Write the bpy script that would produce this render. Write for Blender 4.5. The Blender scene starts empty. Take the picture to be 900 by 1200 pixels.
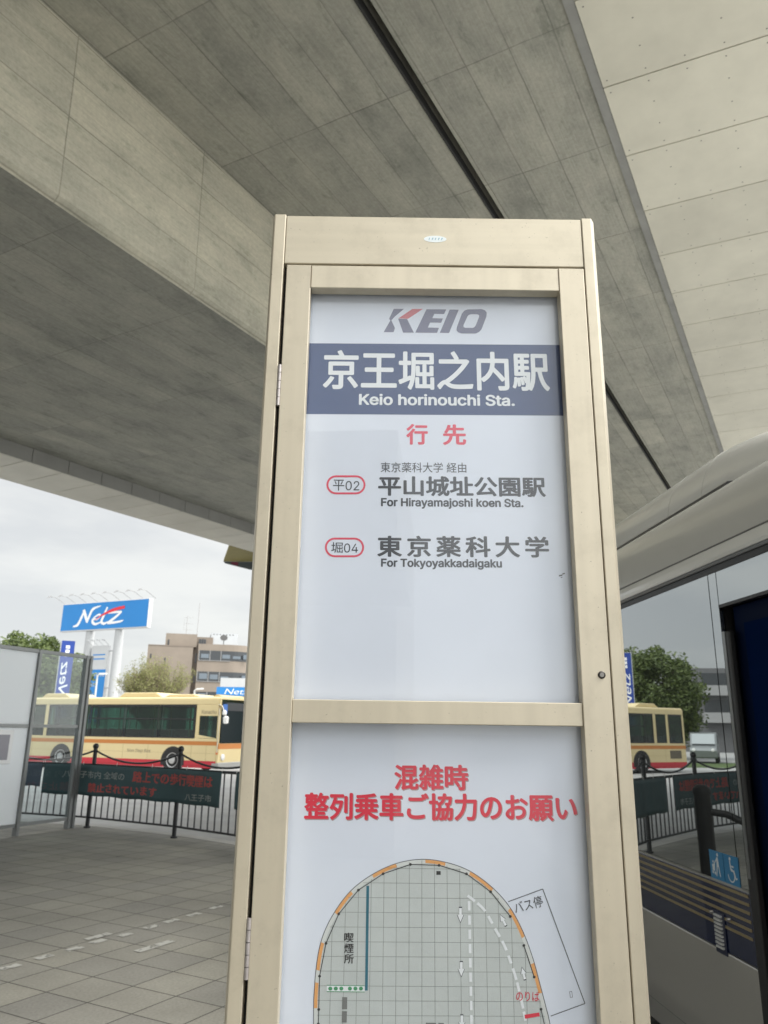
import bpy, bmesh, math, random
from mathutils import Vector, Matrix
R = math.radians
random.seed(7)
scene = bpy.context.scene
COL = scene.collection

# ------------------------------------------------------------------ camera
F_PX, PW, PH = 900.0, 900.0, 1200.0
up = Vector((43.0, -3163.0, F_PX)).normalized()
fw = (Vector((0, 0, 1)) - up * up.z).normalized()
rt = fw.cross(up)
if rt.x < 0: rt = -rt
CAM = Vector((0, 0, 1.5))
def cam2world(v): return Vector((rt.dot(v), fw.dot(v), up.dot(v)))
def ray(px, py): return cam2world(Vector((px - 450.0, py - 600.0, F_PX))).normalized()
cd = bpy.data.cameras.new('Camera'); camo = bpy.data.objects.new('Camera', cd); COL.objects.link(camo)
cx, cy, cz = cam2world(Vector((1, 0, 0))), cam2world(Vector((0, -1, 0))), cam2world(Vector((0, 0, -1)))
camo.matrix_world = Matrix(((cx.x, cy.x, cz.x, 0), (cx.y, cy.y, cz.y, 0), (cx.z, cy.z, cz.z, 1.5), (0, 0, 0, 1)))
cd.sensor_fit = 'VERTICAL'; cd.sensor_height = 36.0; cd.sensor_width = 27.0; cd.lens = 27.0
cd.clip_start = 0.05; cd.clip_end = 3000
cd.dof.use_dof = True; cd.dof.focus_distance = 1.28; cd.dof.aperture_fstop = 11.0
scene.camera = camo

# ------------------------------------------------------------------ sky and sun (bright overcast)
SUN_AZ, SUN_EL = 108.0, 50.0
SKY_FAR, SKY_NEAR = .58, 2.15
world = bpy.data.worlds.new('World'); scene.world = world; world.use_nodes = True
nt = world.node_tree; nt.nodes.clear()
def N(t, ty, **kw):
    n = t.nodes.new(ty)
    for k, v in kw.items(): setattr(n, k, v)
    return n
wo = N(nt, 'ShaderNodeOutputWorld'); bg = N(nt, 'ShaderNodeBackground'); bg.inputs[1].default_value = 0.1
sky = N(nt, 'ShaderNodeTexSky', sky_type='NISHITA'); sky.sun_disc = False
sky.sun_elevation = R(SUN_EL); sky.sun_rotation = R(SUN_AZ)
tc = N(nt, 'ShaderNodeTexCoord'); mp = N(nt, 'ShaderNodeMapping'); mp.inputs['Scale'].default_value = (1.6, 1.6, 5.5)
n1 = N(nt, 'ShaderNodeTexNoise'); n1.inputs['Scale'].default_value = 2.3; n1.inputs['Detail'].default_value = 5; n1.inputs['Roughness'].default_value = .55
cr = N(nt, 'ShaderNodeValToRGB')
cr.color_ramp.elements[0].position = .38; cr.color_ramp.elements[0].color = (7.35, 7.5, 7.5, 1)
cr.color_ramp.elements[1].position = .62; cr.color_ramp.elements[1].color = (8.85, 8.9, 8.6, 1)
mx = N(nt, 'ShaderNodeMix', data_type='RGBA'); mx.inputs[0].default_value = .92
L = nt.links.new
# thin cloud round the hidden sun is the brightest part of an overcast sky
SD = (math.sin(R(SUN_AZ)) * math.cos(R(SUN_EL)), math.cos(R(SUN_AZ)) * math.cos(R(SUN_EL)), math.sin(R(SUN_EL)))
dt = N(nt, 'ShaderNodeVectorMath', operation='DOT_PRODUCT'); dt.inputs[1].default_value = SD
lr = N(nt, 'ShaderNodeMapRange'); lr.interpolation_type = 'SMOOTHSTEP'; lr.inputs['From Min'].default_value = -.25; lr.inputs['From Max'].default_value = 1.0; lr.inputs['To Min'].default_value = SKY_FAR; lr.inputs['To Max'].default_value = SKY_NEAR
ls = N(nt, 'ShaderNodeVectorMath', operation='SCALE')
L(tc.outputs['Generated'], dt.inputs[0]); L(dt.outputs['Value'], lr.inputs['Value']); L(lr.outputs[0], ls.inputs['Scale'])
L(tc.outputs['Generated'], mp.inputs['Vector']); L(mp.outputs[0], n1.inputs['Vector']); L(n1.outputs['Fac'], cr.inputs[0])
L(sky.outputs[0], mx.inputs[6]); L(cr.outputs[0], ls.inputs[0]); L(ls.outputs[0], mx.inputs[7]); L(mx.outputs[2], bg.inputs[0]); L(bg.outputs[0], wo.inputs[0])
sl = bpy.data.lights.new('Sun', 'SUN'); sl.energy = 2.3; sl.angle = R(25); sl.color = (1, .965, .9)
so = bpy.data.objects.new('Sun', sl); COL.objects.link(so)
sdir = Vector((math.sin(R(SUN_AZ)) * math.cos(R(SUN_EL)), math.cos(R(SUN_AZ)) * math.cos(R(SUN_EL)), math.sin(R(SUN_EL))))
so.rotation_euler = (-sdir).to_track_quat('-Z', 'Y').to_euler(); so.location = (8, -8, 14)
vs = scene.view_settings
vs.view_transform = 'Standard'; vs.look = 'None'; vs.gamma = 1; vs.use_curve_mapping = False
vs.exposure = 0.85

# ------------------------------------------------------------------ materials
MATS = {}
def newmat(name):
    m = bpy.data.materials.new(name); m.use_nodes = True
    t = m.node_tree; return m, t, t.nodes['Principled BSDF']
def mat(name, col, rough=.6, metal=0.0, var=.0, vscale=6.0, bump=0.0, bscale=60.0, spec=.5, coat=0.0, alpha=None, streak=None):
    """plain surface with soft procedural variation of its own colour"""
    if name in MATS: return MATS[name]
    m, t, b = newmat(name); MATS[name] = m
    b.inputs['Base Color'].default_value = (*col, 1); b.inputs['Roughness'].default_value = rough
    b.inputs['Metallic'].default_value = metal; b.inputs['Specular IOR Level'].default_value = spec
    b.inputs['Coat Weight'].default_value = coat
    if var or bump:
        c = N(t, 'ShaderNodeTexCoord'); src = c.outputs['Object']
        if streak:
            mpn = N(t, 'ShaderNodeMapping'); mpn.inputs['Scale'].default_value = streak
            t.links.new(src, mpn.inputs['Vector']); src = mpn.outputs[0]
    if var:
        n = N(t, 'ShaderNodeTexNoise'); n.inputs['Scale'].default_value = vscale; n.inputs['Detail'].default_value = 6; n.inputs['Roughness'].default_value = .6
        mr = N(t, 'ShaderNodeMapRange'); mr.inputs['From Min'].default_value = .28; mr.inputs['From Max'].default_value = .72
        mr.inputs['To Min'].default_value = 1 - var; mr.inputs['To Max'].default_value = 1 + var * .6
        mm = N(t, 'ShaderNodeVectorMath', operation='SCALE'); mm.inputs[0].default_value = col
        t.links.new(src, n.inputs['Vector']); t.links.new(n.outputs['Fac'], mr.inputs['Value'])
        t.links.new(mr.outputs[0], mm.inputs['Scale']); t.links.new(mm.outputs[0], b.inputs['Base Color'])
    if bump:
        n = N(t, 'ShaderNodeTexNoise'); n.inputs['Scale'].default_value = bscale; n.inputs['Detail'].default_value = 4
        bp = N(t, 'ShaderNodeBump'); bp.inputs['Strength'].default_value = bump; bp.inputs['Distance'].default_value = .01
        t.links.new(src, n.inputs['Vector']); t.links.new(n.outputs['Fac'], bp.inputs['Height']); t.links.new(bp.outputs[0], b.inputs['Normal'])
    return m
def glassmat(name, tint, ior=1.45, refl=(1, 1, 1), rough=0.0):
    """thin pane: tinted see-through plus Fresnel reflection"""
    m, t, b = newmat(name); t.nodes.remove(b)
    o = t.nodes['Material Output']; tr = N(t, 'ShaderNodeBsdfTransparent'); tr.inputs[0].default_value = (*tint, 1)
    g = N(t, 'ShaderNodeBsdfGlossy'); g.inputs['Roughness'].default_value = rough; g.inputs[0].default_value = (*refl, 1)
    f = N(t, 'ShaderNodeFresnel'); gm = N(t, 'ShaderNodeNewGeometry'); fr_ = N(t, 'ShaderNodeMapRange'); fr_.inputs['To Min'].default_value = ior; fr_.inputs['To Max'].default_value = 1 / ior; t.links.new(gm.outputs['Backfacing'], fr_.inputs['Value']); t.links.new(fr_.outputs[0], f.inputs[0]); mxs = N(t, 'ShaderNodeMixShader')
    t.links.new(f.outputs[0], mxs.inputs[0]); t.links.new(tr.outputs[0], mxs.inputs[1]); t.links.new(g.outputs[0], mxs.inputs[2]); t.links.new(mxs.outputs[0], o.inputs[0])
    return m

def concrete(name, col, rowax, lines=True, row=.45, length=1.8, off_l=0.0, off_r=0.0, dark=.55, speck=.5):
    """board-marked concrete: length runs along object X, rows along object axis rowax"""
    m, t, b = newmat(name)
    c = N(t, 'ShaderNodeTexCoord'); s = N(t, 'ShaderNodeSeparateXYZ'); cb = N(t, 'ShaderNodeCombineXYZ')
    t.links.new(c.outputs['Object'], s.inputs[0])
    ax = N(t, 'ShaderNodeMath', operation='ADD'); ax.inputs[1].default_value = off_l
    ay = N(t, 'ShaderNodeMath', operation='ADD'); ay.inputs[1].default_value = off_r
    t.links.new(s.outputs['X'], ax.inputs[0]); t.links.new(s.outputs[rowax], ay.inputs[0])
    t.links.new(ax.outputs[0], cb.inputs['X']); t.links.new(ay.outputs[0], cb.inputs['Y'])
    # wobble so the joints are not ruler straight
    nw = N(t, 'ShaderNodeTexNoise'); nw.inputs['Scale'].default_value = 1.7; nw.inputs['Detail'].default_value = 3
    sb = N(t, 'ShaderNodeVectorMath', operation='SUBTRACT'); sb.inputs[1].default_value = (.5, .5, .5)
    sc = N(t, 'ShaderNodeVectorMath', operation='SCALE'); sc.inputs['Scale'].default_value = .03
    ad = N(t, 'ShaderNodeVectorMath', operation='ADD')
    t.links.new(cb.outputs[0], nw.inputs['Vector']); t.links.new(nw.outputs['Color'], sb.inputs[0]); t.links.new(sb.outputs[0], sc.inputs[0])
    t.links.new(cb.outputs[0], ad.inputs[0]); t.links.new(sc.outputs[0], ad.inputs[1])
    br = N(t, 'ShaderNodeTexBrick'); br.offset = 0.0; br.squash = 1.0
    br.inputs['Scale'].default_value = 1; br.inputs['Brick Width'].default_value = length; br.inputs['Row Height'].default_value = row
    br.inputs['Mortar Size'].default_value = .011; br.inputs['Mortar Smooth'].default_value = .9; br.inputs['Bias'].default_value = 0
    br.inputs['Color1'].default_value = (.87, .875, .87, 1); br.inputs['Color2'].default_value = (1.09, 1.08, 1.05, 1); br.inputs['Mortar'].default_value = (dark, dark, dark * .98, 1)
    t.links.new(ad.outputs[0], br.inputs['Vector'])
    # joint strength fades in and out
    nf = N(t, 'ShaderNodeTexNoise'); nf.inputs['Scale'].default_value = 1.1; nf.inputs['Detail'].default_value = 4
    t.links.new(cb.outputs[0], nf.inputs['Vector'])
    mrf = N(t, 'ShaderNodeMapRange'); mrf.inputs['From Min'].default_value = .35; mrf.inputs['From Max'].default_value = .6; mrf.inputs['To Min'].default_value = .35; mrf.inputs['To Max'].default_value = 1
    t.links.new(nf.outputs['Fac'], mrf.inputs['Value'])
    m0 = N(t, 'ShaderNodeMix', data_type='RGBA'); m0.inputs[6].default_value = (.97, .97, .95, 1)
    t.links.new(mrf.outputs[0], m0.inputs[0]); t.links.new(br.outputs['Color'], m0.inputs[7])
    # big cloudy stains, stretched a little along the boards, plus fine grain
    mp1 = N(t, 'ShaderNodeMapping'); mp1.inputs['Scale'].default_value = (.7, 1.2, 1)
    t.links.new(cb.outputs[0], mp1.inputs['Vector'])
    na = N(t, 'ShaderNodeTexNoise'); na.inputs['Scale'].default_value = 1.6; na.inputs['Detail'].default_value = 9; na.inputs['Roughness'].default_value = .68
    t.links.new(mp1.outputs[0], na.inputs['Vector'])
    ra = N(t, 'ShaderNodeValToRGB'); e = ra.color_ramp.elements
    e[0].position = .30; e[0].color = (.72, .735, .72, 1); e[1].position = .70; e[1].color = (1.14, 1.13, 1.09, 1)
    k = ra.color_ramp.elements.new(.48); k.color = (.96, .96, .94, 1)
    t.links.new(na.outputs['Fac'], ra.inputs[0])
    nb_ = N(t, 'ShaderNodeTexNoise'); nb_.inputs['Scale'].default_value = 22; nb_.inputs['Detail'].default_value = 6; nb_.inputs['Roughness'].default_value = .7
    t.links.new(cb.outputs[0], nb_.inputs['Vector'])
    rb = N(t, 'ShaderNodeMapRange'); rb.inputs['From Min'].default_value = .3; rb.inputs['From Max'].default_value = .7; rb.inputs['To Min'].default_value = 1 - .28 * speck; rb.inputs['To Max'].default_value = 1 + .2 * speck
    t.links.new(nb_.outputs['Fac'], rb.inputs['Value'])
    q1 = N(t, 'ShaderNodeVectorMath', operation='MULTIPLY'); q2 = N(t, 'ShaderNodeVectorMath', operation='SCALE'); q3 = N(t, 'ShaderNodeVectorMath', operation='MULTIPLY'); q3.inputs[1].default_value = col
    t.links.new(m0.outputs[2], q1.inputs[0]); t.links.new(ra.outputs[0], q1.inputs[1]); t.links.new(q1.outputs[0], q2.inputs[0]); t.links.new(rb.outputs[0], q2.inputs['Scale'])
    # grain of the formwork boards, printed into the surface
    mpg = N(t, 'ShaderNodeMapping'); mpg.inputs['Scale'].default_value = (1.2, 55, 1); t.links.new(cb.outputs[0], mpg.inputs['Vector'])
    ng = N(t, 'ShaderNodeTexNoise'); ng.inputs['Scale'].default_value = 1; ng.inputs['Detail'].default_value = 4; t.links.new(mpg.outputs[0], ng.inputs['Vector'])
    rg = N(t, 'ShaderNodeMapRange'); rg.inputs['From Min'].default_value = .3; rg.inputs['From Max'].default_value = .7; rg.inputs['To Min'].default_value = .91; rg.inputs['To Max'].default_value = 1.07
    mg = N(t, 'ShaderNodeMath', operation='MULTIPLY'); t.links.new(ng.outputs['Fac'], rg.inputs['Value']); t.links.new(rg.outputs[0], mg.inputs[0]); t.links.new(rb.outputs[0], mg.inputs[1]); t.links.new(mg.outputs[0], q2.inputs['Scale'])
    # dark smudges and pale bloom left by the formwork
    mp2 = N(t, 'ShaderNodeMapping'); mp2.inputs['Scale'].default_value = (1.6, 4.2, 1); t.links.new(ad.outputs[0], mp2.inputs['Vector'])
    ns = N(t, 'ShaderNodeTexNoise'); ns.inputs['Scale'].default_value = 1.3; ns.inputs['Detail'].default_value = 12; ns.inputs['Roughness'].default_value = .74; ns.inputs['Distortion'].default_value = .4
    t.links.new(mp2.outputs[0], ns.inputs['Vector'])
    rs = N(t, 'ShaderNodeValToRGB'); e2_ = rs.color_ramp.elements
    e2_[0].position = .34; e2_[0].color = (.74, .755, .73, 1); e2_[1].position = .66; e2_[1].color = (1.08, 1.07, 1.05, 1)
    k2 = e2_.new(.44); k2.color = (.97, .975, .96, 1); k3 = e2_.new(.56); k3.color = (1.01, 1.0, .99, 1)
    t.links.new(ns.outputs['Fac'], rs.inputs[0]); q4 = N(t, 'ShaderNodeVectorMath', operation='MULTIPLY')
    t.links.new(q2.outputs[0], q4.inputs[0]); t.links.new(rs.outputs[0], q4.inputs[1])
    t.links.new(q4.outputs[0], q3.inputs[0]); t.links.new(q3.outputs[0], b.inputs['Base Color'])
    b.inputs['Roughness'].default_value = .85; b.inputs['Specular IOR Level'].default_value = .25
    bp = N(t, 'ShaderNodeBump'); bp.inputs['Strength'].default_value = .3; bp.inputs['Distance'].default_value = .02
    t.links.new(na.outputs['Fac'], bp.inputs['Height']); t.links.new(bp.outputs[0], b.inputs['Normal'])
    return m

# ------------------------------------------------------------------ mesh helpers
class MB:
    def __init__(self): self.v = []; self.f = []; self.sm = []
    def add(self, vs, fs, smooth=False):
        o = len(self.v); self.v += [tuple(p) for p in vs]
        for f in fs: self.f.append(tuple(i + o for i in f)); self.sm.append(smooth)
        return self
    def box(self, x0, x1, y0, y1, z0, z1):
        x0, x1 = min(x0, x1), max(x0, x1); y0, y1 = min(y0, y1), max(y0, y1); z0, z1 = min(z0, z1), max(z0, z1)
        v = [(x0, y0, z0), (x1, y0, z0), (x1, y1, z0), (x0, y1, z0), (x0, y0, z1), (x1, y0, z1), (x1, y1, z1), (x0, y1, z1)]
        return self.add(v, [(0, 3, 2, 1), (4, 5, 6, 7), (0, 1, 5, 4), (1, 2, 6, 5), (2, 3, 7, 6), (3, 0, 4, 7)])
    def prism(self, poly, d):
        """extrude a 3D polygon by vector d"""
        d = Vector(d); n = len(poly); a = [Vector(p) for p in poly]; b = [p + d for p in a]
        fs = [tuple(range(n))[::-1], tuple(range(n, 2 * n))]
        for i in range(n): fs.append((i, (i + 1) % n, n + (i + 1) % n, n + i))
        return self.add(a + b, fs)
    def poly(self, pts): return self.add(pts, [tuple(range(len(pts)))])
    def tube(self, path, r, n=10, cap=True):
        path = [Vector(p) for p in path]; rs = r if isinstance(r, (list, tuple)) else [r] * len(path)
        vs = []; fs = []; ref = None
        for i, p in enumerate(path):
            a = path[max(0, i - 1)]; b = path[min(len(path) - 1, i + 1)]; t = (b - a).normalized()
            if ref is None:
                ref = t.orthogonal().normalized()
            x = (ref - t * ref.dot(t)); x = x.normalized() if x.length > 1e-6 else t.orthogonal().normalized(); ref = x; y = t.cross(x)
            for k in range(n):
                w = 2 * math.pi * k / n; vs.append(p + (x * math.cos(w) + y * math.sin(w)) * rs[i])
        for i in range(len(path) - 1):
            for k in range(n): fs.append((i * n + k, i * n + (k + 1) % n, (i + 1) * n + (k + 1) % n, (i + 1) * n + k))
        self.add(vs, fs, True)
        if cap:
            o = len(self.v) - len(vs)
            self.f.append(tuple(o + k for k in range(n))[::-1]); self.sm.append(False)
            self.f.append(tuple(o + (len(path) - 1) * n + k for k in range(n))); self.sm.append(False)
        return self
    def lathe(self, prof, c=(0, 0, 0), axis='Z', n=20):
        """profile of (r, h) pairs about an axis"""
        vs = []; fs = []; c = Vector(c)
        for r, h in prof:
            for k in range(n):
                w = 2 * math.pi * k / n; a, b_ = r * math.cos(w), r * math.sin(w)
                vs.append(c + (Vector((a, b_, h)) if axis == 'Z' else Vector((a, h, b_)) if axis == 'Y' else Vector((h, a, b_))))
        m = len(prof)
        for i in range(m - 1):
            for k in range(n): fs.append((i * n + k, i * n + (k + 1) % n, (i + 1) * n + (k + 1) % n, (i + 1) * n + k))
        self.add(vs, fs, True); o = len(self.v) - len(vs)
        self.f.append(tuple(o + k for k in range(n))[::-1]); self.sm.append(False)
        self.f.append(tuple(o + (m - 1) * n + k for k in range(n))); self.sm.append(False)
        return self
    def build(self, name, m, parent=None, frame=None, bevel=0, fixn=True, bseg=2):
        me = bpy.data.meshes.new(name); me.from_pydata(self.v, [], self.f)
        me.polygons.foreach_set('use_smooth', self.sm); me.materials.append(m); me.update()
        if fixn:
            bm = bmesh.new(); bm.from_mesh(me); bmesh.ops.recalc_face_normals(bm, faces=bm.faces); bm.to_mesh(me); bm.free()
        if any(self.sm): me.set_sharp_from_angle(angle=R(42))
        o = bpy.data.objects.new(name, me); COL.objects.link(o)
        fr = frame if frame is not None else Matrix.Identity(4)
        o.matrix_basis = fr
        if parent is not None:
            o.parent = parent; o.matrix_parent_inverse = world_of(parent).inverted()
        if bevel:
            b = o.modifiers.new('bevel', 'BEVEL'); b.width = bevel; b.segments = bseg; b.limit_method = 'ANGLE'; b.angle_limit = R(40)
        return o
def world_of(o):
    if o.parent is None: return o.matrix_basis.copy()
    return world_of(o.parent) @ o.matrix_parent_inverse @ o.matrix_basis
def tag(o, label=None, cat=None, group=None, kind=None):
    if label: o['label'] = label
    if cat: o['category'] = cat
    if group: o['group'] = group
    if kind: o['kind'] = kind
    return o
def thing(name, label, cat, loc=(0, 0, 0), frame=None, group=None):
    o = bpy.data.objects.new(name, None); COL.objects.link(o); o.empty_display_size = .2
    o.matrix_basis = frame if frame is not None else Matrix.Translation(loc)
    return tag(o, label, cat, group)
def frame_xy(xdir, origin):
    x = Vector((xdir[0], xdir[1], 0)).normalized(); y = Vector((-x.y, x.x, 0))
    return Matrix(((x.x, y.x, 0, origin[0]), (x.y, y.y, 0, origin[1]), (0, 0, 1, origin[2]), (0, 0, 0, 1)))

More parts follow.
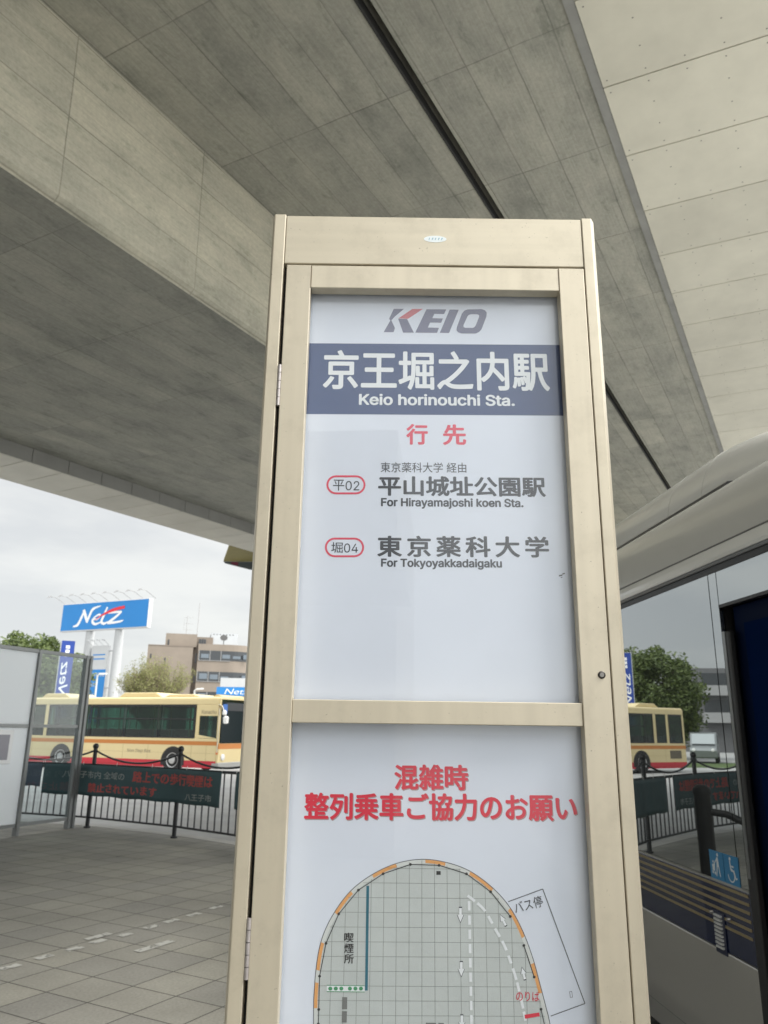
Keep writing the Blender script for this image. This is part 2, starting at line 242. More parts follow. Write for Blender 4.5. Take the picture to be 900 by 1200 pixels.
# outlines of the Latin letters of the printed lettering (advance, contours), 500 units per em
GLYPHS = {
' ': (94,[]),
'.': (94,[[48,-2,42,-1,36,1,31,4,28,9,26,15,25,20,26,27,28,32,31,37,36,40,42,43,48,43,54,43,59,40,64,37,68,32,70,27,71,20,70,15,68,9,64,4,59,1,54,-1]]),
'0': (227,[[113,-3,95,-2,79,3,65,12,53,24,42,39,34,57,29,77,25,101,24,127,25,153,29,177,35,197,43,215,53,230,65,242,79,251,95,256,113,258,131,256,147,251,161,242,174,230,184,215,192,197,198,177,201,153,203,127,201,101,198,77,192,57,184,39,174,24,162,12,147,3,131,-2],[113,25,125,26,136,30,145,37,153,46,160,58,165,72,169,88,171,107,172,127,171,148,169,166,165,182,160,197,153,208,145,218,136,224,125,228,113,230,101,228,91,224,82,218,73,208,67,197,62,182,58,166,55,148,55,127,55,107,58,88,62,72,67,58,73,46,82,37,91,30,101,26]]),
'2': (227,[[32,0,32,24,117,114,141,141,155,163,158,170,160,178,160,186,159,194,157,202,154,209,149,215,143,220,137,224,129,227,121,229,112,230,102,229,94,227,86,224,79,219,74,213,69,207,66,199,64,190,64,181,33,181,34,196,37,209,43,221,51,232,60,241,72,248,84,253,98,257,112,258,127,257,141,254,153,248,164,241,173,233,181,223,186,211,189,199,191,186,190,177,188,168,185,159,181,150,175,140,168,129,133,90,76,30,76,28,195,28,195,0]]),
'4': (227,[[20,53,20,79,123,254,155,254,54,83,54,81,207,81,207,53],[141,0,141,61,141,73,141,159,171,159,171,0]]),
'B': (228,[[30,0,30,254,121,254,137,253,152,250,164,245,175,239,184,230,190,221,195,210,198,199,199,187,198,177,197,168,193,160,189,153,184,148,178,143,157,133,157,131,166,130,174,127,182,123,189,117,196,110,201,102,205,92,208,81,209,68,208,56,205,44,200,33,193,24,184,16,172,9,158,4,142,1,123,0],[62,29,122,29,140,30,154,34,165,40,172,48,176,58,178,68,177,77,175,85,171,92,166,99,160,104,153,109,144,113,135,115,124,115,62,115],[62,143,119,143,128,143,136,145,144,148,151,152,157,157,162,163,165,170,167,178,168,186,167,197,163,206,156,214,147,221,135,225,120,226,62,226]]),
'F': (205,[[30,0,30,254,185,254,185,226,62,226,62,139,173,139,173,111,62,111,62,0]]),
'H': (259,[[30,0,30,254,62,254,62,144,196,144,196,254,228,254,228,0,196,0,196,116,62,116,62,0]]),
'K': (234,[[52,73,52,108,70,131,87,152,106,172,182,254,224,254,116,138,114,138],[30,0,30,254,62,254,62,167,62,112,62,97,62,0],[186,0,94,130,114,155,224,0]]),
'N': (262,[[30,0,30,254,68,254,172,91,181,75,194,53,207,27,202,27,200,54,200,79,199,97,199,254,232,254,232,0,193,0,101,145,89,165,74,191,54,226,60,227,61,192,62,164,62,145,62,0]]),
'S': (224,[[112,-4,94,-3,78,0,64,5,51,11,41,20,32,30,25,42,21,54,19,68,52,68,54,59,57,51,62,44,68,38,75,33,83,29,92,27,102,25,112,25,123,25,133,27,143,30,151,34,159,40,165,46,169,53,172,61,173,70,172,77,170,84,166,89,161,94,155,99,148,102,122,111,92,120,72,126,56,135,43,145,34,156,28,170,26,186,27,200,31,213,37,224,46,234,57,242,69,249,83,254,97,257,114,258,130,257,145,254,158,249,170,242,180,234,189,224,195,213,199,202,200,189,169,189,166,201,160,211,151,219,140,225,127,228,112,229,102,229,92,227,84,224,76,220,70,215,64,209,61,203,58,195,58,188,58,180,61,173,65,167,71,162,78,158,85,154,106,147,132,140,156,132,179,119,186,113,192,106,197,99,201,90,203,80,204,69,203,56,199,43,193,32,185,21,174,13,162,5,147,0,130,-3]]),
'T': (225,[[16,226,16,254,208,254,208,226,128,226,128,0,96,0,96,226]]),
'a': (195,[[80,-4,68,-4,57,-1,47,2,38,8,30,14,24,22,19,32,16,42,15,54,16,64,18,73,22,80,26,87,32,92,39,97,63,105,89,110,117,113,133,117,135,120,137,123,138,127,138,128,137,136,136,142,133,148,130,153,125,158,120,161,113,163,106,165,98,165,89,165,82,164,75,161,59,150,50,137,20,146,26,156,32,165,39,173,48,179,57,184,66,188,77,190,87,192,97,192,119,190,143,180,150,175,156,168,161,160,165,150,168,139,168,126,168,0,138,0,138,26,136,26,126,12,108,1,100,-2,90,-4],[85,23,96,23,106,26,114,29,121,34,127,40,132,47,135,54,137,61,138,69,138,95,130,91,116,88,100,86,88,84,67,79,61,77,56,74,52,70,48,65,47,59,46,52,46,46,48,41,51,36,55,32,59,29,65,26]]),
'c': (198,[[104,-4,87,-3,72,1,58,8,46,17,36,29,28,43,22,58,18,75,17,94,18,113,22,130,28,146,36,159,46,171,58,180,72,187,87,191,104,192,130,189,153,178,170,161,181,138,151,131,145,145,135,155,121,162,104,165,92,164,81,161,73,155,65,148,59,139,54,129,51,118,49,106,48,94,49,81,51,70,54,59,59,49,65,40,73,33,81,28,92,24,104,23,121,26,135,33,146,44,152,59,181,51,179,43,175,35,171,28,153,11,130,0]]),
'd': (212,[[98,-4,82,-3,68,1,56,8,44,17,35,29,27,42,22,58,18,75,17,94,18,113,22,131,27,146,35,160,45,171,56,180,69,187,83,191,98,192,109,192,118,190,126,186,144,173,153,160,155,160,155,254,186,254,186,0,156,0,156,29,153,29,143,16,126,2,118,-1,109,-3],[102,23,113,24,123,27,132,32,139,39,145,48,150,58,153,69,155,81,156,95,155,108,153,120,150,131,145,141,139,149,132,156,123,161,113,164,102,165,91,164,81,161,72,156,65,149,59,140,54,131,51,120,49,108,48,95,49,82,51,70,54,58,59,48,65,40,73,33,81,28,91,24]]),
'e': (202,[[106,-4,88,-3,73,1,58,8,46,17,36,29,28,42,22,58,18,75,17,93,18,112,22,129,28,145,36,159,46,170,58,180,71,187,86,191,103,192,113,192,123,190,133,187,142,183,151,177,160,170,167,162,173,152,179,141,182,128,185,113,186,97,186,85,37,85,37,110,169,110,155,101,154,113,152,124,149,134,144,143,138,151,131,157,123,161,113,164,103,165,92,164,82,161,73,157,66,151,59,143,54,135,51,125,49,116,48,105,48,89,49,75,51,64,55,53,61,44,67,37,76,31,85,26,95,24,106,23,127,26,143,36,153,53,182,45,179,36,174,27,168,20,160,13,151,7,141,2,130,-1,119,-3]]),
'g': (213,[[103,-75,90,-75,78,-73,67,-70,57,-66,49,-61,41,-55,35,-49,30,-42,25,-35,51,-20,61,-33,77,-44,85,-47,93,-48,103,-49,118,-47,130,-44,141,-38,149,-29,154,-17,156,-3,156,34,153,34,143,21,126,8,118,5,109,3,97,2,83,4,69,7,56,13,45,22,35,32,28,45,22,60,18,77,17,96,18,114,22,131,27,147,35,160,45,171,56,180,69,187,83,191,98,192,109,192,119,190,127,186,144,173,154,159,157,159,157,190,186,190,186,-4,185,-20,181,-33,175,-45,167,-54,157,-62,145,-68,132,-72,118,-74],[102,30,113,30,123,33,132,38,139,44,145,51,150,61,153,71,156,83,156,96,156,109,153,121,150,132,145,141,139,150,132,156,123,161,114,164,102,165,91,164,81,161,73,156,65,149,59,141,54,131,51,120,49,109,48,96,49,84,51,72,54,61,59,52,65,44,73,38,81,33,91,30]]),
'h': (205,[[57,113,57,0,26,0,26,254,57,254,57,144,51,144,58,159,66,172,76,181,87,187,100,191,114,192,126,191,137,189,148,184,157,178,164,170,170,160,175,149,178,135,179,120,179,0,148,0,148,118,147,131,143,143,136,152,128,159,117,163,105,165,96,164,88,162,80,159,74,154,68,148,63,141,60,133,58,124]]),
'i': (84,[[26,0,26,190,57,190,57,0],[42,221,36,222,31,224,27,227,23,231,21,236,21,242,21,247,23,252,27,256,31,259,36,261,42,262,47,261,52,259,57,256,60,252,62,247,63,242,62,236,60,231,57,227,52,224,47,222]]),
'j': (84,[[26,190,57,190,57,-15,56,-26,54,-36,51,-45,46,-53,40,-59,32,-65,24,-68,13,-71,2,-71,-5,-71,-5,-43,1,-43,9,-43,15,-40,20,-36,24,-30,26,-23,26,-15],[42,221,36,222,31,224,27,227,23,231,21,236,20,242,21,247,23,252,27,256,31,259,36,261,42,262,47,261,52,259,57,256,60,252,62,247,63,242,62,236,60,231,57,227,52,224,47,222]]),
'k': (191,[[55,68,55,106,60,106,142,190,180,190,92,100,89,100],[26,0,26,254,57,254,57,0],[147,0,74,93,96,114,186,0]]),
'm': (305,[[26,0,26,190,56,190,56,148,54,148,57,157,61,166,66,173,72,179,79,184,86,188,94,191,102,193,110,193,123,192,134,187,144,180,151,171,157,160,160,147,156,147,159,156,163,164,169,172,175,178,182,183,190,187,199,191,208,192,218,193,229,192,239,190,249,186,257,180,264,173,270,164,275,154,278,141,278,128,278,0,248,0,248,127,247,139,243,149,236,156,228,161,219,164,209,165,201,165,194,163,187,160,181,156,177,151,173,145,170,139,168,131,168,124,168,0,137,0,137,130,136,140,132,148,126,156,119,161,110,164,100,165,92,165,85,163,79,160,73,156,67,151,63,145,60,137,58,129,57,119,57,0]]),
'n': (205,[[57,113,57,0,26,0,26,190,56,190,56,144,51,144,58,159,66,172,76,181,87,187,100,191,114,192,126,191,137,189,147,184,156,178,164,170,170,160,175,149,178,135,179,120,179,0,148,0,148,118,147,131,143,143,136,152,128,159,117,163,105,165,96,164,88,162,80,159,74,154,68,148,63,141,60,133,58,124]]),
'o': (208,[[104,-4,87,-3,72,1,58,8,46,17,36,29,28,43,22,58,18,75,17,94,18,113,22,130,28,146,36,159,46,171,58,180,72,187,87,191,104,192,120,191,136,187,149,180,161,171,171,159,180,146,186,130,189,113,191,94,189,75,186,58,180,43,171,29,161,17,149,8,136,1,120,-3],[104,23,116,24,126,28,135,33,143,40,149,49,154,59,157,70,159,81,160,94,159,106,157,118,154,129,149,139,143,148,135,155,126,161,116,164,104,165,92,164,81,161,73,155,65,148,59,139,54,129,51,118,49,106,48,94,49,81,51,70,54,59,59,49,65,40,73,33,81,28,92,24]]),
'p': (212,[[26,-71,26,190,56,190,56,160,59,160,69,173,86,186,94,190,103,192,115,192,130,191,144,187,156,180,168,171,177,160,185,146,191,131,194,113,195,94,194,75,191,58,185,42,177,29,168,17,157,8,144,1,130,-3,115,-4,104,-3,94,-1,86,2,69,16,59,29,57,29,57,-71],[110,23,121,24,131,28,140,33,147,40,153,48,158,58,161,70,163,82,164,95,163,108,161,120,158,131,153,140,147,149,140,156,131,161,121,164,110,165,99,164,89,161,81,156,73,149,67,141,62,131,59,120,57,108,56,95,57,81,59,69,63,58,67,48,73,39,81,32,89,27,99,24]]),
'r': (130,[[26,0,26,190,56,190,56,160,58,160,62,169,68,177,76,184,85,188,96,191,107,192,115,192,122,192,122,161,115,162,103,163,95,162,87,160,80,157,73,153,67,148,63,142,60,135,58,127,57,118,57,0]]),
's': (183,[[91,-4,78,-3,67,-2,56,2,46,6,38,12,31,19,25,27,21,37,18,47,47,53,50,44,55,36,62,30,70,26,80,24,91,23,103,24,113,26,122,31,129,37,133,44,134,51,133,58,131,63,127,68,122,72,115,75,106,78,75,85,59,90,46,96,36,104,29,113,25,124,23,137,24,147,27,157,33,166,39,173,48,180,58,185,69,189,81,191,94,192,106,192,117,190,127,186,136,182,143,176,149,170,155,162,159,154,162,145,134,139,131,146,127,152,121,158,114,163,105,165,94,166,83,165,74,163,65,158,59,153,56,146,54,139,55,132,58,126,62,122,68,118,76,114,86,111,115,105,131,100,143,93,153,86,160,76,164,66,166,53,165,43,161,33,156,24,149,16,140,9,130,3,118,-1,105,-3]]),
't': (114,[[102,190,102,164,3,164,3,190],[32,236,63,236,63,49,64,41,65,35,68,31,72,27,78,26,85,25,93,26,101,27,107,1,96,-1,84,-2,69,-1,56,4,46,11,38,20,34,32,32,46]]),
'u': (205,[[91,-3,79,-2,68,1,57,5,48,12,41,20,35,29,30,41,27,54,26,69,26,190,57,190,57,72,58,58,62,47,68,37,77,31,88,26,100,25,109,26,117,28,125,31,131,36,137,41,142,48,145,57,147,66,148,76,148,190,179,190,179,0,149,0,149,46,154,46,147,30,139,18,129,8,117,2,105,-1]]),
'y': (195,[[24,-69,31,-43,36,-44,52,-44,57,-43,61,-41,65,-37,69,-32,72,-26,75,-18,81,-1,9,190,42,190,83,78,93,43,103,10,92,10,101,43,112,78,153,190,186,190,102,-29,88,-54,83,-59,76,-64,70,-68,62,-70,54,-72,46,-73,32,-72]]),
}

def text_mesh2d(s, bold=0.0, space=1.0, shear=0.0):
    """flat lettering in a unit box; heavier weights are several slightly shifted impressions"""
    v0 = []; f0 = []
    def fill(c, layer):
        o = bpy.data.objects.new('txt', c); COL.objects.link(o)
        dg = bpy.context.evaluated_depsgraph_get(); me = bpy.data.meshes.new_from_object(o.evaluated_get(dg)); k = len(v0)
        v0.extend((v.co.x + shear * v.co.y, v.co.y, layer) for v in me.vertices); f0.extend(tuple(k + i for i in p.vertices) for p in me.polygons)
        bpy.data.objects.remove(o); bpy.data.curves.remove(c); bpy.data.meshes.remove(me)
    if all(ch in GLYPHS for ch in s):
        x = 0; layers = {}
        for ch in s:
            adv, cons = GLYPHS[ch]
            polys = [[(q[2 * i], q[2 * i + 1]) for i in range(len(q) // 2)] for q in cons]
            area = [sum(p[i - 1][0] * p[i][1] - p[i][0] * p[i - 1][1] for i in range(len(p))) for p in polys]
            if polys:
                sg = 1 if max(area, key=abs) > 0 else -1
                outs = [p for p, a in zip(polys, area) if a * sg > 0]; holes = [p for p, a in zip(polys, area) if a * sg <= 0]
                for i, p in enumerate(outs):
                    grp = layers.setdefault(i, []); grp.append([(a + x, b_) for a, b_ in p])
                    if i == 0: grp.extend([(a + x, b_) for a, b_ in h_] for h_ in holes)
            x += adv * space
        for i, grp in layers.items():
            c = bpy.data.curves.new('txt', 'CURVE'); c.dimensions = '2D'; c.fill_mode = 'BOTH'
            for p in grp:
                sp = c.splines.new('POLY'); sp.points.add(len(p) - 1); sp.use_cyclic_u = True
                for k, (a, b_) in enumerate(p): sp.points[k].co = (a / 500, b_ / 500, 0, 1)
            fill(c, i * .4)
    else:
        c = bpy.data.curves.new('txt', 'FONT'); c.body = s; c.space_character = space; c.resolution_u = 5; fill(c, 0)
    vs = []; fs = []; n = len(v0)
    sh_ = [(0, 0)] if bold <= 0 else [(bold * math.cos(a), bold * .8 * math.sin(a)) for a in [math.pi / 4 * q for q in range(8)]]
    if bold > .02: sh_ += [(0, 0)]
    for q, (a, b_) in enumerate(sh_):
        vs += [(x + a, y + b_, q + ly) for x, y, ly in v0]; fs += [tuple(i + q * n for i in f) for f in f0]
    xs = [v[0] for v in vs]; ys = [v[1] for v in vs]
    x0, x1, y0, y1 = min(xs), max(xs), min(ys), max(ys)
    return [((x - x0) / (x1 - x0), (y - y0) / (y1 - y0), q) for x, y, q in vs], fs
def put_text(mb, s, BL, BR, TL, bold=0.0, space=1.0, shear=0.0):
    """lettering fitted to the box whose corners BL, BR, TL lie on the printed surface"""
    vs, fs = text_mesh2d(s, bold, space, shear)
    BL, BR, TL = Vector(BL), Vector(BR), Vector(TL); a = BR - BL; b = TL - BL
    nr = a.cross(b).normalized() * 6e-6 * max(1, 3 * a.length)
    mb.add([BL + a * x + b * y + nr * q for x, y, q in vs], fs)
    return mb

# ================================================================== STRUCTURE
ROADZ = -.2
def asphalt(name, col):
    return mat(name, col, rough=.9, var=.18, vscale=1.3, bump=.25, bscale=90)
MB().add([(-900, -500, ROADZ), (900, -500, ROADZ), (900, 1500, ROADZ), (-900, 1500, ROADZ)], [(0, 1, 2, 3)]).build('road', asphalt('asphalt', (.34, .34, .335)))
tag(bpy.data.objects['road'], kind='structure')

# fence line
FP = [(-11.9, 12.6), (-10.1, 13.25), (-8.2, 13.6), (-6.32, 13.42), (-4.51, 12.73), (-2.91, 11.72), (-1.45, 10.5), (-.15, 9.15)]
# paving plaza (a raised slab, kerb round it)
e1 = Vector((math.sin(R(29.2)), math.cos(R(29.2)), 0)); e2 = Vector((e1.y, -e1.x, 0))
def off(p, q, d):
    v = Vector((q[0] - p[0], q[1] - p[1])).normalized(); return Vector((-v.y, v.x)) * d
edge = []
for i, p in enumerate(FP):
    a = FP[max(0, i - 1)]; b = FP[min(len(FP) - 1, i + 1)]
    o_ = off(a, b, .16); edge.append((p[0] + o_.x, p[1] + o_.y))
edge = [(-30, -2), (-24, 6), (-14.5, 11.2)] + edge + [(.55, 8.3), (.85, 7.6)]
outer = edge + [(1.45 + .08 * 20, -20), (-30, -20)]
plaza_m, t, b = newmat('paving')
PF = Matrix(((e1.x, e2.x, 0, 0), (e1.y, e2.y, 0, 0), (0, 0, 1, 0), (0, 0, 0, 1)))
c = N(t, 'ShaderNodeTexCoord'); m_ = N(t, 'ShaderNodeMapping'); m_.inputs['Location'].default_value = (-.0 + .345 * 40 - .31, .345 * 60 - .205, 0)
br = N(t, 'ShaderNodeTexBrick'); br.offset = 0; br.inputs['Scale'].default_value = 1; br.inputs['Brick Width'].default_value = .34; br.inputs['Row Height'].default_value = .347
br.inputs['Mortar Size'].default_value = .0055; br.inputs['Mortar Smooth'].default_value = .3
br.inputs['Color1'].default_value = (.228, .223, .203, 1); br.inputs['Color2'].default_value = (.275, .267, .232, 1); br.inputs['Mortar'].default_value = (.055, .052, .046, 1)
nn_ = N(t, 'ShaderNodeTexNoise'); nn_.inputs['Scale'].default_value = .8; nn_.inputs['Detail'].default_value = 8; nn_.inputs['Roughness'].default_value = .65
mr = N(t, 'ShaderNodeMapRange'); mr.inputs['From Min'].default_value = .3; mr.inputs['From Max'].default_value = .7; mr.inputs['To Min'].default_value = .78; mr.inputs['To Max'].default_value = 1.16
n2 = N(t, 'ShaderNodeTexNoise'); n2.inputs['Scale'].default_value = 60; n2.inputs['Detail'].default_value = 5
mr2 = N(t, 'ShaderNodeMapRange'); mr2.inputs['From Min'].default_value = .3; mr2.inputs['From Max'].default_value = .7; mr2.inputs['To Min'].default_value = .86; mr2.inputs['To Max'].default_value = 1.12
s1 = N(t, 'ShaderNodeVectorMath', operation='SCALE'); s2 = N(t, 'ShaderNodeVectorMath', operation='SCALE')
# small dark gum spots
vo = N(t, 'ShaderNodeTexVoronoi'); vo.inputs['Scale'].default_value = 1.7; rv = N(t, 'ShaderNodeValToRGB')
rv.color_ramp.elements[0].position = .025; rv.color_ramp.elements[0].color = (.5, .5, .5, 1); rv.color_ramp.elements[1].position = .055; rv.color_ramp.elements[1].color = (1, 1, 1, 1)
s3 = N(t, 'ShaderNodeVectorMath', operation='MULTIPLY')
k = t.links.new
k(c.outputs['Object'], m_.inputs['Vector']); k(m_.outputs[0], br.inputs['Vector']); k(c.outputs['Object'], nn_.inputs['Vector']); k(c.outputs['Object'], n2.inputs['Vector']); k(c.outputs['Object'], vo.inputs['Vector'])
k(nn_.outputs['Fac'], mr.inputs['Value']); k(n2.outputs['Fac'], mr2.inputs['Value']); k(br.outputs['Color'], s1.inputs[0]); k(mr.outputs[0], s1.inputs['Scale'])
k(s1.outputs[0], s2.inputs[0]); k(mr2.outputs[0], s2.inputs['Scale']); k(vo.outputs['Distance'], rv.inputs[0]); k(s2.outputs[0], s3.inputs[0]); k(rv.outputs[0], s3.inputs[1]); k(s3.outputs[0], b.inputs['Base Color'])
b.inputs['Roughness'].default_value = .8
bp = N(t, 'ShaderNodeBump'); bp.inputs['Strength'].default_value = .35; bp.inputs['Distance'].default_value = .006
k(br.outputs['Fac'], bp.inputs['Height']); bp.invert = True; k(bp.outputs[0], b.inputs['Normal'])
inv = PF.inverted()
pl = MB(); pts = [inv @ Vector((x, y, 0)) for x, y in outer]
pl.prism([(p.x, p.y, -.25) for p in pts], (0, 0, .25))
tag(pl.build('plaza', plaza_m, frame=PF), kind='structure')
# kerb stones following the plaza edge
kb = MB(); W_ = .2
def strip(mb, line, w, z0, z1):
    for i in range(len(line) - 1):
        a, b_ = Vector(line[i]), Vector(line[i + 1])
        d0 = off(line[max(0, i - 1)], line[i + 1], w); d1 = off(line[i], line[min(len(line) - 1, i + 2)], w)
        q = [a, b_, b_ + d1, a + d0]
        mb.prism([(p.x, p.y, z0) for p in q], (0, 0, z1 - z0))
strip(kb, edge, W_, -.25, .003)
strip(kb, [(.85, 7.6), (1.45 + .08 * 20, -20)], W_, -.25, .003)
tag(kb.build('kerb', mat('kerb_stone', (.42, .41, .39), rough=.85, var=.15, vscale=3), None), kind='structure')
# worn dashed white line on the paving
dm, t, b = newmat('worn_paint')
b.inputs['Roughness'].default_value = .8; b.inputs['Base Color'].default_value = (.44, .44, .415, 1)
c = N(t, 'ShaderNodeTexCoord'); n_ = N(t, 'ShaderNodeTexNoise'); n_.inputs['Scale'].default_value = 16; n_.inputs['Detail'].default_value = 6
r_ = N(t, 'ShaderNodeValToRGB'); r_.color_ramp.elements[0].position = .33; r_.color_ramp.elements[1].position = .47
tr = N(t, 'ShaderNodeBsdfTransparent'); ms = N(t, 'ShaderNodeMixShader')
t.links.new(c.outputs['Object'], n_.inputs['Vector']); t.links.new(n_.outputs['Fac'], r_.inputs[0]); t.links.new(r_.outputs[0], ms.inputs[0])
t.links.new(tr.outputs[0], ms.inputs[1]); t.links.new(b.outputs[0], ms.inputs[2]); t.links.new(ms.outputs[0], t.nodes['Material Output'].inputs[0])
pm = MB()
def gpt(px, py, z=.004):
    d = ray(px, py); return CAM + d * ((z - 1.5) / d.z)
for (xa, ya, xb, yb_, wd) in [(0, 319, 40, 313, 10), (32, 312, 85, 303, 9), (142, 279, 214, 266, 13), (258, 248, 332, 235, 13), (355, 218, 425, 207, 10), (338, 203, 438, 180, 14), (468, 190, 522, 181, 9), (568, 160, 628, 150, 10), (645, 137, 702, 125, 9), (735, 112, 788, 101, 8), (822, 83, 878, 74, 7), (535, 250, 655, 205, 12)]:
    A, B_ = gpt(xa / 3.333, 1040 + ya / 3.333), gpt(xb / 3.333, 1040 + yb_ / 3.333)
    dv = (B_ - A); L_ = dv.length; dv = e1 * L_ if dv.dot(e1) > 0 else dv
    q = e2 * .035
    pm.poly([A - q, A + dv - q, A + dv + q, A + q])
tag(pm.build('painted_line', dm), kind='structure')

# ================================================================== VIADUCT
u = ray(951, 838).normalized(); nl = Vector((0, 0, 1)).cross(u).normalized(); w_ = u.cross(nl)
VF = Matrix(((u.x, nl.x, w_.x, 0), (u.y, nl.y, w_.y, 0), (u.z, nl.z, w_.z, 1.5), (0, 0, 0, 1)))
via = thing('viaduct', 'board-marked grey concrete viaduct passing overhead with cream soffit cladding', 'viaduct', (1.74, 20, ROADZ))
T0, T1 = -40, 120
JO = -4.2 + 1.8 * 40
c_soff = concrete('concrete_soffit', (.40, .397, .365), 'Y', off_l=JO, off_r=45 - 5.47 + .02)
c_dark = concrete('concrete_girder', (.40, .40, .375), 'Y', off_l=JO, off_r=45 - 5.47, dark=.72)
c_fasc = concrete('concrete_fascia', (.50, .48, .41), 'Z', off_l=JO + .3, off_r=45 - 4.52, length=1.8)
H1, H2, NB = 4.5, 6.35, 5.47
# girder: soffit (with a small drip chamfer), face, outer lip
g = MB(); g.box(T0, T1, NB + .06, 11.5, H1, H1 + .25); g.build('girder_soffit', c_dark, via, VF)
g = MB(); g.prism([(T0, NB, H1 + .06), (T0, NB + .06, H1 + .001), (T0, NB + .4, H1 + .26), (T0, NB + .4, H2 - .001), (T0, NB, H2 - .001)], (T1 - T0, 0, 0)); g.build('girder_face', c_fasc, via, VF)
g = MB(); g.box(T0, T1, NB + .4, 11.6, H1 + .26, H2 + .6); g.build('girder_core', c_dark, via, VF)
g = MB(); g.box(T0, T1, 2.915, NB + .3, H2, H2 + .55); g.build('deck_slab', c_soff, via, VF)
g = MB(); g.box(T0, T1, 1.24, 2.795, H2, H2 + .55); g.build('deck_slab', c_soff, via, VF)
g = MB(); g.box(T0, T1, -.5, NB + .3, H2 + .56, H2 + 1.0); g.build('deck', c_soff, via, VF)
# expansion joint seal edges
g = MB(); g.box(T0, T1, 2.9, 2.925, H2 - .012, H2 + .1); g.build('joint_seal', mat('rubber', (.03, .03, .03), rough=.6), via, VF)
g = MB(); g.box(T0, T1, 1.14, 1.236, H2 - .03, H2 + .3); g.build('edge_trim', mat('edge_trim_grey', (.30, .30, .285), rough=.75, var=.18, vscale=2.5), via, VF)
clad_m = mat('cream_cladding', (.66, .635, .535), rough=.5, var=.10, vscale=1.5)
clad2_m = mat('pale_cladding', (.64, .62, .55), rough=.55, var=.10, vscale=1.5)
for m_ in (clad_m, clad2_m):       # every sheet came from a slightly different batch
    t = m_.node_tree; gi = N(t, 'ShaderNodeNewGeometry'); mr = N(t, 'ShaderNodeMapRange'); mr.inputs['To Min'].default_value = .93; mr.inputs['To Max'].default_value = 1.05
    v = N(t, 'ShaderNodeVectorMath', operation='SCALE'); b = t.nodes['Principled BSDF']; src = b.inputs['Base Color'].links[0].from_socket
    t.links.new(gi.outputs['Random Per Island'], mr.inputs['Value']); t.links.new(src, v.inputs[0]); t.links.new(mr.outputs[0], v.inputs['Scale']); t.links.new(v.outputs[0], b.inputs['Base Color'])
seam_m = mat('seam_grey', (.16, .16, .155), rough=.7)
# right-hand soffit cladding: individual sheets 1.145 m wide with open seams and fixing screws
cl = MB(); sc_ = MB(); pitch = 1.147; t0 = 6.9 - pitch * 30
for i in range(0, 110):
    a = t0 + pitch * i
    if a < T0 or a > T1: continue
    sk = .06   # sheets sit slightly askew to the deck edge
    cl.prism([(a + .008, 1.135, H2 - .04), (a + pitch - .008, 1.135, H2 - .04), (a + pitch - .008 + sk * 2.6, -1.5, H2 - .04), (a + .008 + sk * 2.6, -1.5, H2 - .04)], (0, 0, .03))
    if -10 < a < 30:
        for fy in (1.08, .7, .33, -.03, -.4, -.77):
            for fa in (.09, .4, .75, pitch - .09):
                if fa in (.4, .75) and fy not in (.7, -.03, -.77): continue
                cc = Vector((a + fa + (1.135 - fy) * sk, fy, H2 - .0425))
                sc_.add([cc + Vector((.009 * math.cos(w), .009 * math.sin(w), 0)) for w in [math.pi * 2 * q / 6 for q in range(6)]], [(0, 1, 2, 3, 4, 5)])
nf_ = len(cl.f); cl.add(sc_.v, sc_.f); co_ = cl.build('soffit_cladding', clad_m, via, VF)
co_.data.materials.append(mat('screw_dark', (.16, .15, .13), rough=.6))
for p_ in co_.data.polygons:
    if p_.index >= nf_: p_.material_index = 1
g = MB(); g.box(T0, T1, -1.5, 1.135, H2 - .005, H2 + .3); g.build('cladding_backing', seam_m, via, VF)
g = MB(); g.prism([(T0, -1.5, H2 - .06), (T0, -1.62, H2 - .06), (T0, -2.0, H2 + 1.4), (T0, -1.88, H2 + 1.4)], (T1 - T0, 0, 0)); g.build('outer_fascia', clad_m, via, VF)
# left-hand lip and cladding
lp = MB(); p2 = .772; a0 = 8.33 - p2 * 60
for i in range(210):
    a = a0 + p2 * i
    if a < T0 or a > T1: continue
    lp.box(a + .006, a + p2 - .006, 11.5, 11.53, H1 - .25, H1 - .002)
lp.build('lip_plate', mat('lip_grey', (.27, .27, .255), rough=.6, var=.12, vscale=2), via, VF)
g = MB(); g.box(T0, T1, 11.54, 11.9, H1 - .25, H1 + .6); g.build('lip_backing', seam_m, via, VF)
lc = MB(); p3 = .78; a0 = 8.98 - p3 * 60
for i in range(210):
    a = a0 + p3 * i
    if a < T0 or a > T1: continue
    lc.prism([(a + .011, 11.53, H1 - .262), (a + p3 - .011, 11.53, H1 - .262), (a + p3 - .007 + .06, 12.75, H1 - .25), (a + .007 + .06, 12.75, H1 - .25)], (0, 0, .03))
lc.build('soffit_cladding', clad2_m, via, VF)
g = MB(); g.box(T0, T1, 11.91, 12.74, H1 - .215, H1 + .6); g.build('cladding_backing', seam_m, via, VF)
g = MB(); g.prism([(T0, 12.75, H1 - .25), (T0, 12.85, H1 - .25), (T0, 13.2, H1 + 2.6), (T0, 13.1, H1 + 2.6)], (T1 - T0, 0, 0)); g.build('outer_fascia', clad2_m, via, VF)
for tt in (18.4, 52):
    pc = VF @ Vector((tt, 8, 0)); pr = MB(); zt = (VF @ Vector((tt, 8, H1 + .1))).z
    pr.lathe([(.9, ROADZ), (.9, zt)], (pc.x, pc.y, 0), n=32); pr.build('pier', mat('pier_concrete', (.33, .33, .31), rough=.85, var=.2, vscale=1.2, bump=.2, bscale=20), via)

